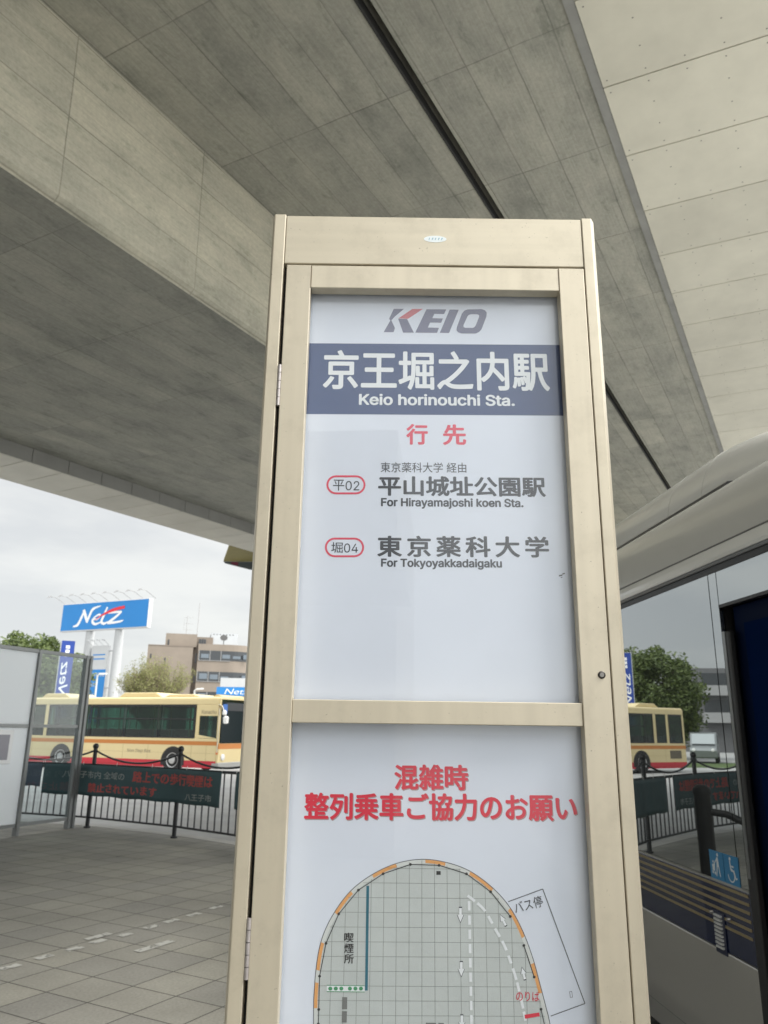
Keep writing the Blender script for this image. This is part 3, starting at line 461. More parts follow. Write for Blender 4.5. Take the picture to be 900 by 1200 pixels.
# unseen building added behind the camera to block frontal sky from the sign
blk = thing('sky_blocker', 'unseen grey-beige building added behind the viewer to block low sky light', 'building', (-6, -9, 0))
SFb = frame_xy((1, .08), (-6, -8.2, 0))
m_ = MB(); m_.box(-16, 6.2, -6, 0, -.02, 5.6); m_.build('wall', mat('sky_blocker_wall', (.36, .34, .30), rough=.8, var=.1, vscale=1), blk, SFb)
for q in range(5):
    x = -14.5 + q * 4.0; fo_ = MB().box(x, x + 3.2, -.02, .04, .3, 2.7).build('window', mat('sky_blocker_glass', (.03, .035, .04), rough=.08), blk, SFb)
m_ = MB(); m_.box(-16.2, 6.4, -.1, 1.2, 3.1, 3.35); m_.build('blocker_awning', mat('sky_blocker_awning', (.4, .39, .37), rough=.6), blk, SFb)

# ================================================================== BUS STOP SIGN
SY = 1.2
def S(px, py, y=SY):
    d = ray(px, py); return CAM + d * (y / d.y)
def aluminium(name, col, stretch, seed):
    m, t, b = newmat(name); c = N(t, 'ShaderNodeTexCoord'); k = t.links.new
    b.inputs['Metallic'].default_value = .35; b.inputs['Specular IOR Level'].default_value = .45
    mp = N(t, 'ShaderNodeMapping'); mp.inputs['Scale'].default_value = stretch; mp.inputs['Location'].default_value = (seed, seed, seed)
    n1 = N(t, 'ShaderNodeTexNoise'); n1.inputs['Scale'].default_value = 1.0; n1.inputs['Detail'].default_value = 3
    n2 = N(t, 'ShaderNodeTexNoise'); n2.inputs['Scale'].default_value = 14; n2.inputs['Detail'].default_value = 8; n2.inputs['Roughness'].default_value = .7   # smears
    n3 = N(t, 'ShaderNodeTexNoise'); n3.inputs['Scale'].default_value = 260; n3.inputs['Detail'].default_value = 3                                        # fly specks
    k(c.outputs['Object'], mp.inputs['Vector']); k(mp.outputs[0], n1.inputs['Vector']); k(c.outputs['Object'], n2.inputs['Vector']); k(c.outputs['Object'], n3.inputs['Vector'])
    r1 = N(t, 'ShaderNodeMapRange'); r1.inputs['From Min'].default_value = .3; r1.inputs['From Max'].default_value = .7; r1.inputs['To Min'].default_value = .95; r1.inputs['To Max'].default_value = 1.04
    r2 = N(t, 'ShaderNodeMapRange'); r2.inputs['From Min'].default_value = .50; r2.inputs['From Max'].default_value = .74; r2.inputs['To Min'].default_value = 1.0; r2.inputs['To Max'].default_value = .88
    r3 = N(t, 'ShaderNodeMapRange'); r3.inputs['From Min'].default_value = .70; r3.inputs['From Max'].default_value = .76; r3.inputs['To Min'].default_value = 1.0; r3.inputs['To Max'].default_value = .55
    k(n1.outputs['Fac'], r1.inputs['Value']); k(n2.outputs['Fac'], r2.inputs['Value']); k(n3.outputs['Fac'], r3.inputs['Value'])
    a = N(t, 'ShaderNodeMath', operation='MULTIPLY'); a2 = N(t, 'ShaderNodeMath', operation='MULTIPLY'); v = N(t, 'ShaderNodeVectorMath', operation='SCALE'); v.inputs[0].default_value = col
    k(r1.outputs[0], a.inputs[0]); k(r2.outputs[0], a.inputs[1]); k(a.outputs[0], a2.inputs[0]); k(r3.outputs[0], a2.inputs[1]); k(a2.outputs[0], v.inputs['Scale']); k(v.outputs[0], b.inputs['Base Color'])
    rr_ = N(t, 'ShaderNodeMapRange'); rr_.inputs['To Min'].default_value = .34; rr_.inputs['To Max'].default_value = .55; k(n2.outputs['Fac'], rr_.inputs['Value']); k(rr_.outputs[0], b.inputs['Roughness'])
    return m
alu = aluminium('champagne_aluminium', (.54, .488, .385), (45, 45, 1.5), 0)
alu_d = aluminium('champagne_aluminium_door', (.55, .497, .395), (45, 45, 1.5), 3)
alu_h = aluminium('champagne_aluminium_header', (.53, .48, .38), (2, 45, 45), 7)
blackg = mat('black_gap', (.012, .011, .012), rough=.8)
steel = mat('steel', (.5, .48, .46), rough=.4, metal=.9, var=.25, vscale=60)
sign = thing('bus_stop_sign', 'tall champagne aluminium bus stop cabinet with white timetable posters behind glass', 'bus stop sign', (.083, 1.26, 0))
XL, XR, ZT = -.2105, .3775, 2.404
LP, RP = -.1855, .3525      # inner faces of the posts
DEP = .11
ch = .007
def post(x0, x1, outl):
    p = MB()
    if outl: prof = [(x0 + ch * .6, SY), (x1, SY), (x1, SY + DEP), (x0, SY + DEP), (x0, SY + ch * 1.6)]
    else: prof = [(x0, SY), (x1 - ch, SY), (x1, SY + ch * 1.6), (x1, SY + DEP), (x0, SY + DEP)]
    p.prism([(a, b_, .02) for a, b_ in prof], (0, 0, ZT - .02))
    return p.build('post', alu, sign, bevel=.0015)
post(XL, LP, True); post(RP, XR, False)
hz0 = S(500, 310).z
h = MB().box(LP + .0006, RP - .0006, SY + .0015, SY + DEP, hz0, ZT - .002); hd = h.build('header', alu_h, sign, bevel=.0015)
# little oval maker's sticker on the header
cst = S(510, 280, SY + .001); st = MB(); n_ = 28
st.prism([(cst.x + .0205 * math.cos(2 * math.pi * q / n_), SY + .0012, cst.z + .0068 * math.sin(2 * math.pi * q / n_)) for q in range(n_)], (0, .0004, 0))
stk = st.build('sticker', mat('sticker_white', (.74, .80, .82), rough=.35), hd)
tm = MB()
rng = random.Random(3)
for q in range(5):
    x = cst.x - .012 + q * .0056; z = cst.z - .0025
    tm.poly([(x, SY + .001, z), (x + .0015, SY + .001, z), (x + .003 * rng.random() + .0022, SY + .001, z + .005), (x + .0008, SY + .001, z + .005)])
tm.build('sticker_print', mat('sticker_blue', (.35, .5, .58), rough=.4), stk)
b_ = MB().box(LP + .001, RP - .001, SY + .085, SY + DEP - .002, .1, hz0 - .001); b_.build('back_panel', alu, sign)
b_ = MB().box(LP + .0005, LP + .012, SY + .02, SY + .03, .75, hz0 - .001); b_.box(RP - .008, RP - .0005, SY + .02, SY + .03, .75, hz0 - .001); b_.box(LP + .012, RP - .008, SY + .02, SY + .03, hz0 - .008, hz0 - .0005)
b_.build('gasket', blackg, sign)
# door frame
DZT, DZB = S(500, 311.5).z - .002, .80
D0 = S(337, 318).x + .0006; D0 = -.1795; D1 = .3505
I0, I1 = S(356, 580).x, S(669, 580).x
I0, I1 = -.1355, .3055
mz1, mz0 = S(512, 821.5).z, S(512, 849).z
iz1 = S(510, 339).z
door = MB(); FT = .022
fy0, fy1 = SY - .001, SY + FT
door.box(D0, I0, fy0, fy1, DZB, DZT); door.box(I1, D1, fy0, fy1, DZB, DZT)
door.box(I0 + .0003, I1 - .0003, fy0 + .0005, fy1, iz1, DZT - .0003)
door.box(I0 + .0003, I1 - .0003, fy0 + .003, fy1, mz0, mz1)
door.box(I0 + .0003, I1 - .0003, fy0 + .0005, fy1, DZB + .0003, DZB + .05)
dr = door.build('door', alu_d, sign, bevel=.0012)
# small dark seams where the mitre-less stiles meet the rails
sm_ = MB()
for x in (I0, I1):
    sm_.box(x - .0004, x + .0004, fy0 - .0003, fy0 + .0004, iz1, DZT - .001)
sm_.build('joint_line', mat('joint_brown', (.25, .2, .14), rough=.8), dr)
for (pyt, pyb, pxm) in ((427, 475, 331), (1075, 1148, 293.5)):
    z1, z0 = S(pxm, pyt).z, S(pxm, pyb).z; hm = MB(); x = (LP + D0) / 2 + .0004
    for q in range(5):
        a = z0 + (z1 - z0) * q / 5; e = z0 + (z1 - z0) * (q + .94) / 5
        hm.lathe([(.0034, a), (.0034, e)], (x, SY + .001, 0), n=12)
    hm.build('hinge', mat('hinge_metal', (.42, .39, .385), rough=.5, metal=.45, var=.2, vscale=80), dr)
ck = S(705, 791, SY - .001); lk = MB()
lk.lathe([(.0058, .004), (.0058, -.0012), (.0048, -.002)], (ck.x, fy0, ck.z), 'Y', 20)
lko = lk.build('lock', mat('lock_dark', (.06, .055, .05), rough=.35, metal=.6), dr)
lk = MB(); lk.lathe([(.0036, .001), (.0036, -.0027)], (ck.x, fy0, ck.z), 'Y', 6); lk.build('key_core', mat('lock_core', (.22, .21, .2), rough=.4, metal=.7), lko)
# lower blank panel and foot
b_ = MB().box(LP + .001, RP - .001, SY + .004, SY + .02, .12, DZB - .004); b_.build('lower_panel', alu, sign, bevel=.001)
b_ = MB().box(XL - .06, XR + .06, SY - .12, SY + DEP + .12, 0, .1); b_.build('base', mat('base_grey', (.3, .3, .29), rough=.7, var=.15), sign, bevel=.01)
# posters
PY = SY + .030
paper = mat('poster_white', (.67, .71, .83), rough=.6, var=.035, vscale=5)
up_p = MB().box(I0 - .012, I1 + .012, PY, PY + .002, mz0 + .01, iz1 + .012).build('upper_poster', paper, sign)
lo_p = MB().box(I0 - .012, I1 + .012, PY, PY + .002, DZB + .02, mz0 + .006).build('lower_poster', paper, sign)
GL = glassmat('sign_glass', (.985, .99, .985), 1.32)
b_ = MB().box(I0 - .006, I1 + .006, SY + .0235, SY + .0255, mz0 + .012, iz1 + .006); b_.build('glass_pane', GL, sign)
b_ = MB().box(I0 - .006, I1 + .006, SY + .0235, SY + .0255, DZB + .03, mz0 + .009); b_.build('glass_pane', GL, sign)
def PP(px, py, lay=1):
    return S(px, py, PY - .0001 * lay)
def ptext(mb, s, BL, BR, h, bold=0.0, space=1.0, lay=2, shear=0.0):
    a, b_ = PP(*BL, lay), PP(*BR, lay); c_ = PP(BL[0] + (BR[0] - BL[0]) * .5, (BL[1] + BR[1]) * .5 - h, lay); m0 = (a + b_) / 2
    hv = (c_ - m0).length; x = (b_ - a).normalized(); upv = Vector((0, -1, 0)).cross(x); upv = -upv if upv.z < 0 else upv
    return put_text(mb, s, a, b_, a + upv * hv, bold, space, shear)
ink_navy = mat('ink_navy', (.05, .082, .20), rough=.5, var=.06, vscale=4)
ink_logo = mat('ink_slate', (.17, .175, .27), rough=.5)
ink_grey = mat('ink_grey', (.06, .066, .085), rough=.5)
ink_red = mat('ink_red', (.66, .025, .06), rough=.5)
ink_pink = mat('ink_faded_red', (.66, .075, .13), rough=.5)
ink_white = mat('ink_white', (.72, .745, .80), rough=.5)
# heading band
MB().poly([PP(330, 402), PP(690, 404.5), PP(690, 487.3), PP(330, 485)]).build('heading_band', ink_navy, up_p)
# operator logo
def zk(pts, lay=2): return [PP(420 + x / 5, 350 + y / 5, lay) for x, y in pts]
def tri(mb, pts):  # concave polygon -> triangles
    bm = bmesh.new(); vs = [bm.verts.new(p) for p in pts]; f = bm.faces.new(vs); f.normal_update(); bmesh.ops.triangulate(bm, faces=[f], ngon_method='EAR_CLIP')
    bm.verts.index_update(); mb.add([v.co.copy() for v in bm.verts], [[v.index for v in f.verts] for f in bm.faces]); bm.free()
lg = MB()
tri(lg, zk([(207, 60), (267, 60), (214, 104), (193, 127), (214, 172), (206, 196), (148, 196), (187, 128), (180, 118)]))
tri(lg, zk([(233, 117), (285, 119), (325, 199), (262, 199)]))
tri(lg, zk([(399, 62), (515, 63), (502, 90), (445, 89), (433, 114), (495, 116), (485, 141), (420, 140), (407, 169), (472, 171), (461, 200), (333, 199)]))
tri(lg, zk([(535, 64), (588, 65), (531, 201), (477, 200)]))
Oo = [(640, 63), (722, 61), (742, 68), (752, 82), (750, 105), (722, 178), (708, 194), (688, 204), (604, 204), (584, 197), (575, 184), (577, 166), (606, 88), (620, 71)]
Oi = [(662, 91), (692, 91), (702, 93), (708, 99), (706, 110), (688, 156), (681, 166), (672, 171), (628, 171), (619, 168), (615, 163), (616, 154), (640, 102), (648, 94)]
a, b_ = zk(Oo), zk(Oi)
lg.add(a + b_, [(i, (i + 1) % 14, 14 + (i + 1) % 14, 14 + i) for i in range(14)])
lg.build('logo', ink_logo, up_p)
rl = MB(); tri(rl, zk([(316, 60), (378, 60), (290, 118), (235, 115)])); rl.build('logo_accent', mat('logo_red', (.55, .16, .20), rough=.5), up_p)
m_ = MB(); ptext(m_, '京王堀之内駅', (378, 456), (645, 458.5), 46, bold=.022, lay=3); m_.build('station_name', ink_white, up_p)
m_ = MB(); ptext(m_, 'Keio horinouchi Sta.', (420.5, 474.6), (603.5, 476), 13.4, bold=.026, lay=3); m_.build('station_romaji', ink_white, up_p)
m_ = MB(); ptext(m_, '行', (476, 521), (501.5, 521.3), 24.3, bold=.03); ptext(m_, '先', (519, 521.5), (546.5, 521.8), 24.3, bold=.03); m_.build('destination_heading', ink_pink, up_p)
m_ = MB(); ptext(m_, '東京薬科大学 経由', (446, 553.4), (546.6, 554), 11.8, bold=.004); m_.build('via_text', ink_grey, up_p)
m_ = MB(); ptext(m_, '平山城址公園駅', (443, 581), (640, 582.5), 23.5, bold=.03); m_.build('destination_name', ink_grey, up_p)
m_ = MB(); ptext(m_, 'For Hirayamajoshi koen Sta.', (446.4, 595.8), (613.8, 597), 12.6, bold=.03); m_.build('destination_romaji', ink_grey, up_p)
m_ = MB(); ptext(m_, '東京薬科大学', (442, 652.5), (644, 653.6), 25, bold=.03, space=1.33); m_.build('destination_name', ink_grey, up_p)
m_ = MB(); ptext(m_, 'For Tokyoyakkadaigaku', (446.4, 666.8), (588.5, 667.8), 12.6, bold=.03); m_.build('destination_romaji', ink_grey, up_p)
def pill(x0, x1, y0, y1, w, s, tb):
    r = (y1 - y0) / 2; pts = []; pin = []
    for q in range(13):
        an = math.pi / 2 + math.pi * q / 12; pts.append((x0 + r + r * math.cos(an), (y0 + y1) / 2 - r * math.sin(an))); pin.append((x0 + r + (r - w) * math.cos(an), (y0 + y1) / 2 - (r - w) * math.sin(an)))
    for q in range(13):
        an = -math.pi / 2 + math.pi * q / 12; pts.append((x1 - r + r * math.cos(an), (y0 + y1) / 2 - r * math.sin(an))); pin.append((x1 - r + (r - w) * math.cos(an), (y0 + y1) / 2 - (r - w) * math.sin(an)))
    n = len(pts); m_ = MB(); m_.add([PP(*p, 2) for p in pts] + [PP(*p, 2) for p in pin], [(i, (i + 1) % n, n + (i + 1) % n, n + i) for i in range(n)])
    m_.build('route_badge', ink_pink, up_p)
    m_ = MB(); w_k = (tb[1] - tb[0]) * .43; ptext(m_, s[0], (tb[0], tb[3]), (tb[0] + w_k, tb[3] + .2), tb[3] - tb[2], bold=.006); ptext(m_, s[1:], (tb[0] + w_k + 1.4, tb[3] - .3), (tb[1], tb[3]), (tb[3] - tb[2]) * .86, bold=.004); m_.build('route_number', ink_grey, up_p)
pill(382.5, 428.3, 557, 579.3, 2.3, '平02', (390, 421, 562, 574.8))
pill(380.7, 426.7, 630, 653, 2.3, '堀04', (388, 419.5, 635.3, 647.8))
m_ = MB()
for (x, y, w, h_) in ((655, 674, 4, 1.6), (659, 672, 3, 1.4), (657, 676.5, 2, 1)): m_.poly([PP(x, y), PP(x + w, y - .8), PP(x + w, y + h_ - .8), PP(x, y + h_)])
m_.build('scuff_mark', ink_grey, up_p)
# --- lower poster: queueing notice and plan of the square
def ln(mb, pts, w, lay=3, closed=False):
    """polyline of pixel width w printed on the poster"""
    for i in range(len(pts) - 1):
        (xa, ya), (xb, yb2) = pts[i], pts[i + 1]; dx, dy = xb - xa, yb2 - ya; l = math.hypot(dx, dy) or 1; nx, ny = -dy / l * w / 2, dx / l * w / 2
        mb.poly([PP(xa + nx, ya + ny, lay), PP(xb + nx, yb2 + ny, lay), PP(xb - nx, yb2 - ny, lay), PP(xa - nx, ya - ny, lay)])
sh = MB(); ptext(sh, '混雑時', (463, 926.8), (550, 927.4), 30, bold=.028, lay=2); ptext(sh, '整列乗車ご協力のお願い', (357, 961.8), (678, 963.7), 32, bold=.028, lay=2)
sh.build('notice_shadow', mat('ink_shadow', (.36, .27, .29), rough=.5), lo_p)
m_ = MB(); ptext(m_, '混雑時', (462, 925.6), (549, 926.2), 30, bold=.03, lay=3); ptext(m_, '整列乗車ご協力のお願い', (356, 960.6), (677, 962.6), 32, bold=.03, lay=3); m_.build('notice_text', ink_red, lo_p)
arch = [(366.5, 1330), (366.8, 1260), (367.5, 1200), (368, 1165), (372, 1123), (379, 1095), (392, 1069), (411, 1044), (436, 1025), (464, 1012), (493.5, 1007), (522, 1010.4), (551, 1021), (578, 1041), (598, 1064), (613, 1092), (624.5, 1123), (633, 1154), (640, 1181), (644.5, 1200), (655, 1260), (660, 1330)]
def smooth(p, k=6):
    out = []
    for i in range(len(p) - 1):
        p0, p1, p2_, p3_ = p[max(0, i - 1)], p[i], p[i + 1], p[min(len(p) - 1, i + 2)]
        for j in range(k):
            s = j / k; s2, s3_ = s * s, s * s * s
            out.append(tuple(.5 * (2 * p1[q] + (-p0[q] + p2_[q]) * s + (2 * p0[q] - 5 * p1[q] + 4 * p2_[q] - p3_[q]) * s2 + (-p0[q] + 3 * p1[q] - 3 * p2_[q] + p3_[q]) * s3_) for q in (0, 1)))
    return out + [p[-1]]
AR = smooth(arch)
mp_ = MB(); tri(mp_, [PP(*p, 1) for p in AR]); plan = mp_.build('map_ground', mat('map_grey', (.50, .535, .55), rough=.5, var=.05, vscale=20), lo_p)
cx0, cy0 = 508, 1180
def inset(p, d):
    n = Vector((p[0] - cx0, p[1] - max(1180, 0) if p[1] < 1180 else 0)); n = n.normalized() if n.length else Vector((1, 0)); return (p[0] - n.x * d, p[1] - n.y * d)
m_ = MB(); ri = [inset(p, 4.6) for p in AR]
m_.add([PP(*p, 2) for p in AR] + [PP(*p, 2) for p in ri], [(i, i + 1, len(AR) + i + 1, len(AR) + i) for i in range(len(AR) - 1)])
m_.build('map_border', mat('map_pale', (.60, .62, .63), rough=.5), lo_p)
m_ = MB(); ln(m_, AR, .8, 4)
m_.build('map_outline', ink_grey, lo_p)
m_ = MB()
def near(p): return min(range(len(AR)), key=lambda i: (AR[i][0] - p[0]) ** 2 + (AR[i][1] - p[1]) ** 2)
for a, b_ in (((368, 1184), (368, 1149)), ((371, 1135), (378, 1103)), ((393, 1069), (410, 1046)), ((437, 1026), (464, 1012.5)), ((496, 1007), (524, 1011)), ((553, 1022), (577, 1042)), ((598, 1067), (615, 1097)), ((626, 1131), (634, 1163))):
    i, j = near(a), near(b_)
    seg = AR[min(i, j):max(i, j) + 1]; s0 = [inset(p, .5) for p in seg]; s1 = [inset(p, 4.4) for p in seg]; n = len(seg)
    m_.add([PP(*p, 3) for p in s0] + [PP(*p, 3) for p in s1], [(q, q + 1, n + q + 1, n + q) for q in range(n - 1)])
m_.build('map_planter', mat('ink_orange', (.72, .34, .12), rough=.5), lo_p)
# grid clipped to the arch (horizontal / vertical on the poster)
m_ = MB(); ink_grid = mat('ink_grid', (.26, .28, .28), rough=.5)
def xspan(y):
    xs = [AR[i][0] + (AR[i + 1][0] - AR[i][0]) * (y - AR[i][1]) / (AR[i + 1][1] - AR[i][1]) for i in range(len(AR) - 1) if (AR[i][1] - y) * (AR[i + 1][1] - y) <= 0 and AR[i][1] != AR[i + 1][1]]
    return (min(xs), max(xs)) if len(xs) >= 2 else None
y = 1017.5; 
while y < 1320:
    sp = xspan(y)
    if sp: ln(m_, [(sp[0] + 4, y - .3), (sp[1] - 4, y + 1.2)], .55, 3)
    y += 17.25
for q in range(-9, 11):
    x = 494.4 + 15.15 * q; vpx, vpy = 493, -2563
    top = None; pts_in = []
    for yy in range(1008, 1330, 2):
        xx = vpx + (x - vpx) * (yy - vpy) / (1120 - vpy); sp = xspan(yy)
        if sp and sp[0] + 5 < xx < sp[1] - 5: pts_in.append((xx, yy))
    if len(pts_in) > 1: ln(m_, [pts_in[0], pts_in[-1]], .55, 3)
m_.build('map_grid', ink_grid, lo_p)
m_ = MB()
chains = [[(372.5, 1260), (373, 1200), (373.5, 1183), (374.5, 1144), (382, 1105.5), (397, 1071), (420, 1043), (449, 1024), (481, 1013), (514.5, 1014), (546.7, 1024), (575, 1045), (598, 1074)], [(614, 1108), (626, 1145)], [(634, 1182.7), (639, 1205), (646, 1250)]]
for chn in chains:
    ln(m_, chn, 1.0, 5)
    for p in chn:
        m_.poly([PP(p[0] + 1.7 * math.cos(w), p[1] + 1.7 * math.sin(w), 6) for w in [math.pi * 2 * q / 10 for q in range(10)]])
ln(m_, [(511.4, 1023), (516.4, 1023)], 4.4, 5)
m_.build('map_fence_line', mat('ink_black', (.03, .03, .035), rough=.5), lo_p)
m_ = MB(); ln(m_, [(431, 1038), (429.3, 1160.8)], 3.2, 5); m_.build('map_screen_line', mat('ink_teal', (.01, .13, .20), rough=.5), lo_p)
m_ = MB(); ln(m_, [(383, 1158.2), (427.4, 1158.8)], 7.2, 5); m_.build('map_hedge_box', ink_white, lo_p)
m_ = MB()
for x in (387, 393.5, 400, 410, 416.5, 423): m_.poly([PP(x + 2.4 * math.cos(w), 1158.5 + 2.4 * math.sin(w), 6) for w in [math.pi * 2 * q / 12 for q in range(12)]])
ln(m_, [(383, 1154.7), (427.4, 1155.3)], .8, 6); ln(m_, [(383, 1161.9), (427.4, 1162.4)], .8, 6)
m_.build('map_hedge', mat('ink_green', (.05, .28, .13), rough=.5), lo_p)
m_ = MB(); ln(m_, [(404, 1168.5), (403.8, 1182.7)], 5.8, 5); ln(m_, [(403.7, 1185), (403.4, 1198.3)], 5.8, 5); ln(m_, [(499, 1203.4), (511, 1203.6)], 10, 5); ln(m_, [(513.5, 1203.6), (520, 1203.8)], 10, 5)
m_.build('map_block', mat('ink_midgrey', (.16, .165, .17), rough=.5), lo_p)
m_ = MB()
for s, y0 in (('喫', 1104.2), ('煙', 1116.8), ('所', 1129.2)): ptext(m_, s, (403.2, y0), (414.4, y0 + .1), 11.3, bold=.02, lay=6)
m_.build('map_label', MATS['ink_black'], lo_p)
m_ = MB()
y = 1056
while y < 1290: ln(m_, [(549.7 + (y - 1056) * .02, y), (549.9 + (y - 1056) * .02, y + 11)], 3.2, 5); y += 16.7
pth = smooth([(548, 1049.5), (566.7, 1065.5), (580, 1088), (591, 1108), (600, 1132), (606.7, 1154.5), (613.8, 1185.5), (618, 1210)], 8); acc = 0; seg = []
for i in range(len(pth) - 1):
    l = math.hypot(pth[i + 1][0] - pth[i][0], pth[i + 1][1] - pth[i][1]); acc += l
    if (acc % 17.5) < 11.5: ln(m_, [pth[i], pth[i + 1]], 3.2, 5)
m_.build('map_dashed_lane', ink_white, lo_p)
def arrow(mb, mo, x, y, ang, s=1.0):
    sh_ = [(-1.6, -8), (1.6, -8), (1.6, 0), (3.6, 0), (0, 8.5), (-3.6, 0), (-1.6, 0)]
    f_ = lambda p, g: PP(x + s * g * (p[0] * math.cos(ang) - p[1] * math.sin(ang)), y + s * g * (p[0] * math.sin(ang) + p[1] * math.cos(ang)), 6 if g < 1.05 else 5)
    tri(mb, [f_(p, 1) for p in sh_]); tri(mo, [f_(p, 1.17) for p in sh_])
m_ = MB(); mo = MB()
for x, y in ((539.6, 1072), (540.6, 1135.5), (541.2, 1198)): arrow(m_, mo, x, y, 0)
arrow(m_, mo, 589.5, 1078.5, R(152), .85); arrow(m_, mo, 613.5, 1141, R(166), .85)
m_.build('map_arrow', ink_white, lo_p); mo.build('map_arrow_outline', ink_grey, lo_p)
m_ = MB(); ln(m_, [(595.5, 1056.7), (636, 1041.8), (685.5, 1176), (645.5, 1190.7)], 1.0, 4)
ln(m_, [(667.5, 1162), (670, 1161.6), (671, 1168.6), (668.4, 1169), (667.5, 1162)], .5, 4)
m_.build('map_bus_bay', ink_grey, lo_p)
m_ = MB(); ptext(m_, 'バス停', (604.5, 1071), (637.5, 1062), 13.5, bold=.004, lay=5); m_.build('map_label', ink_grey, lo_p)
m_ = MB(); ptext(m_, 'のりば', (605, 1173), (632.5, 1173.4), 11.5, bold=.004, lay=6); m_.build('map_label', ink_red, lo_p)
m_ = MB(); ln(m_, [(615, 1191.5), (632.3, 1188.7)], 4.6, 6); m_.build('map_stop_bar', ink_red, lo_p)

# ================================================================== NEAR BUS (silver, navy band) at the kerb
ub = Vector((-.08, .99679, 0)).normalized(); nb = Vector((ub.y, -ub.x, 0))
o0 = nb * 1.9
BF = Matrix(((ub.x, -nb.x, 0, o0.x), (ub.y, -nb.y, 0, o0.y), (0, 0, 1, 0), (0, 0, 0, 1)))   # x = forward, y = towards kerb, z = world height
silver = mat('silver_paint', (.46, .45, .42), rough=.33, metal=.35, coat=.5, var=.02, vscale=2)
white_p = mat('roof_white', (.58, .575, .545), rough=.3, coat=.7, var=.03, vscale=2)
navy = mat('navy_paint', (.012, .02, .062), rough=.25, coat=.6)
gold = mat('gold_stripe', (.27, .215, .11), rough=.4)
blackr = mat('black_trim', (.012, .012, .013), rough=.45)
dglass, t, b = newmat('dark_bus_glass')
b.inputs['Base Color'].default_value = (.40, .425, .43, 1); b.inputs['Metallic'].default_value = .93; b.inputs['Roughness'].default_value = .0; b.inputs['IOR'].default_value = 1.5; b.inputs['Specular IOR Level'].default_value = .5
bus = thing('city_bus', 'silver and navy bus with dark glass standing at the kerb beside the cabinet', 'bus', frame=Matrix.Translation((o0.x + nb.x * 1.2, o0.y, ROADZ)))
X0, X1 = -1.6, 8.9; WB = 2.45
DX0, DX1 = 2.28, 3.49       # middle door opening
def sect(mb, prof, x0, x1): mb.prism([(x0, y, z) for y, z in prof], (x1 - x0, 0, 0))
low = [(-.0, .0), (0, .545), (-WB, .545), (-WB, .0), (-WB + .05, -.04), (-.05, -.04)]
m_ = MB(); sect(m_, low, DX1 + .03, X1 - .2); sect(m_, low, X0, DX0 - .03); m_.build('lower_body', silver, bus, BF, bevel=.006)
m_ = MB(); m_.box(DX1 + .03, X1 - .2, -WB + .002, -.002, .548, .838); m_.box(X0, DX0 - .03, -WB + .002, -.002, .548, .838); m_.build('navy_band', navy, bus, BF, bevel=.004)
m_ = MB()
for q in range(6):
    z = .822 - q * .0335
    m_.box(DX1 + .045, X1 - .25, -.003, .0007, z - .006, z + .006); m_.box(X0 + .05, DX0 - .05, -.003, .0007, z - .006, z + .006)
m_.build('gold_pinstripe', gold, bus, BF)
m_ = MB(); m_.box(DX1 + .032, X1 - .05, -WB + .02, -.025, .06, 2.27); m_.box(X0 + .03, DX0 - .032, -WB + .02, -.025, .06, 2.27); m_.box(DX0 - .03, DX1 + .03, -WB + .02, -.2, .06, 2.27)
m_.build('inner_shell', blackr, bus, BF)
# side glass in separate panes with thin black seams
m_ = MB()
for a, e in ((3.604, 4.95), (4.957, 6.3), (6.307, 7.6)): m_.box(a, e, -.02, -.001, .85, 2.262)
m_.build('side_window', dglass, bus, BF)
m_ = MB(); m_.box(DX1 + .035, 3.597, -.02, -.0015, .85, 2.262); m_.build('side_window', dglass, bus, BF)
m_ = MB()
for a, e in ((-1.4, -.2), (-.19, 1.0), (1.01, 2.22)): m_.box(a, e, -.02, -.001, .85, 2.262)
m_.build('side_window', dglass, bus, BF)
m_ = MB(); m_.box(DX1 + .033, X1 - .2, -.004, .002, .838, .848); m_.build('window_sill_strip', mat('chrome_strip', (.5, .5, .48), rough=.3, metal=.8), bus, BF)
# panel above the door and door itself, slightly recessed
m_ = MB(); m_.box(DX0 - .03, DX1 + .03, -.02, -.0022, 2.098, 2.262); m_.build('door_header', dglass, bus, BF)
dr_ = MB(); dr_.box(DX0, DX1 - .004, -.075, -.05, .0, 2.085); bd = dr_.build('door', mat('door_navy', (.004, .009, .032), rough=.5, spec=.02), bus, BF)
m_ = MB(); m_.box(DX0 + .62, DX1 - .09, -.049, -.046, .9, 2.0); m_.box(DX0 + .08, DX0 + .55, -.049, -.046, .9, 2.0)
m_.build('door_glass', mat('door_glass_navy', (.003, .011, .05), rough=.5, spec=.0), bd, BF)
m_ = MB()
for q in range(6):
    z = .79 - q * .045 + .06; m_.box(DX0 + .05, DX1 - .085, -.049, -.0475, z - .007, z + .007)
m_.build('gold_pinstripe', gold, bd, BF)
m_ = MB(); m_.box(3.39, 3.405, -.0485, -.0462, .755, .825); m_.box(3.32, 3.385, -.0485, -.0462, .755, .825); m_.build('red_emblem', mat('emblem_red', (.5, .03, .03), rough=.4), bd, BF)
m_ = MB(); m_.box(DX1 - .035, DX1 + .03, -.03, .003, .06, 1.97); m_.build('door_seal', blackr, bus, BF, bevel=.008)
m_ = MB(); m_.box(DX1 - .004, DX1 + .018, -.02, .006, .9, 1.97); m_.build('door_edge_trim', mat('trim_grey', (.22, .23, .23), rough=.3, metal=.6), bus, BF)
m_ = MB(); m_.box(DX0 - .03, DX1 + .03, -.03, .0025, 2.085, 2.1); m_.build('door_rail', blackr, bus, BF)
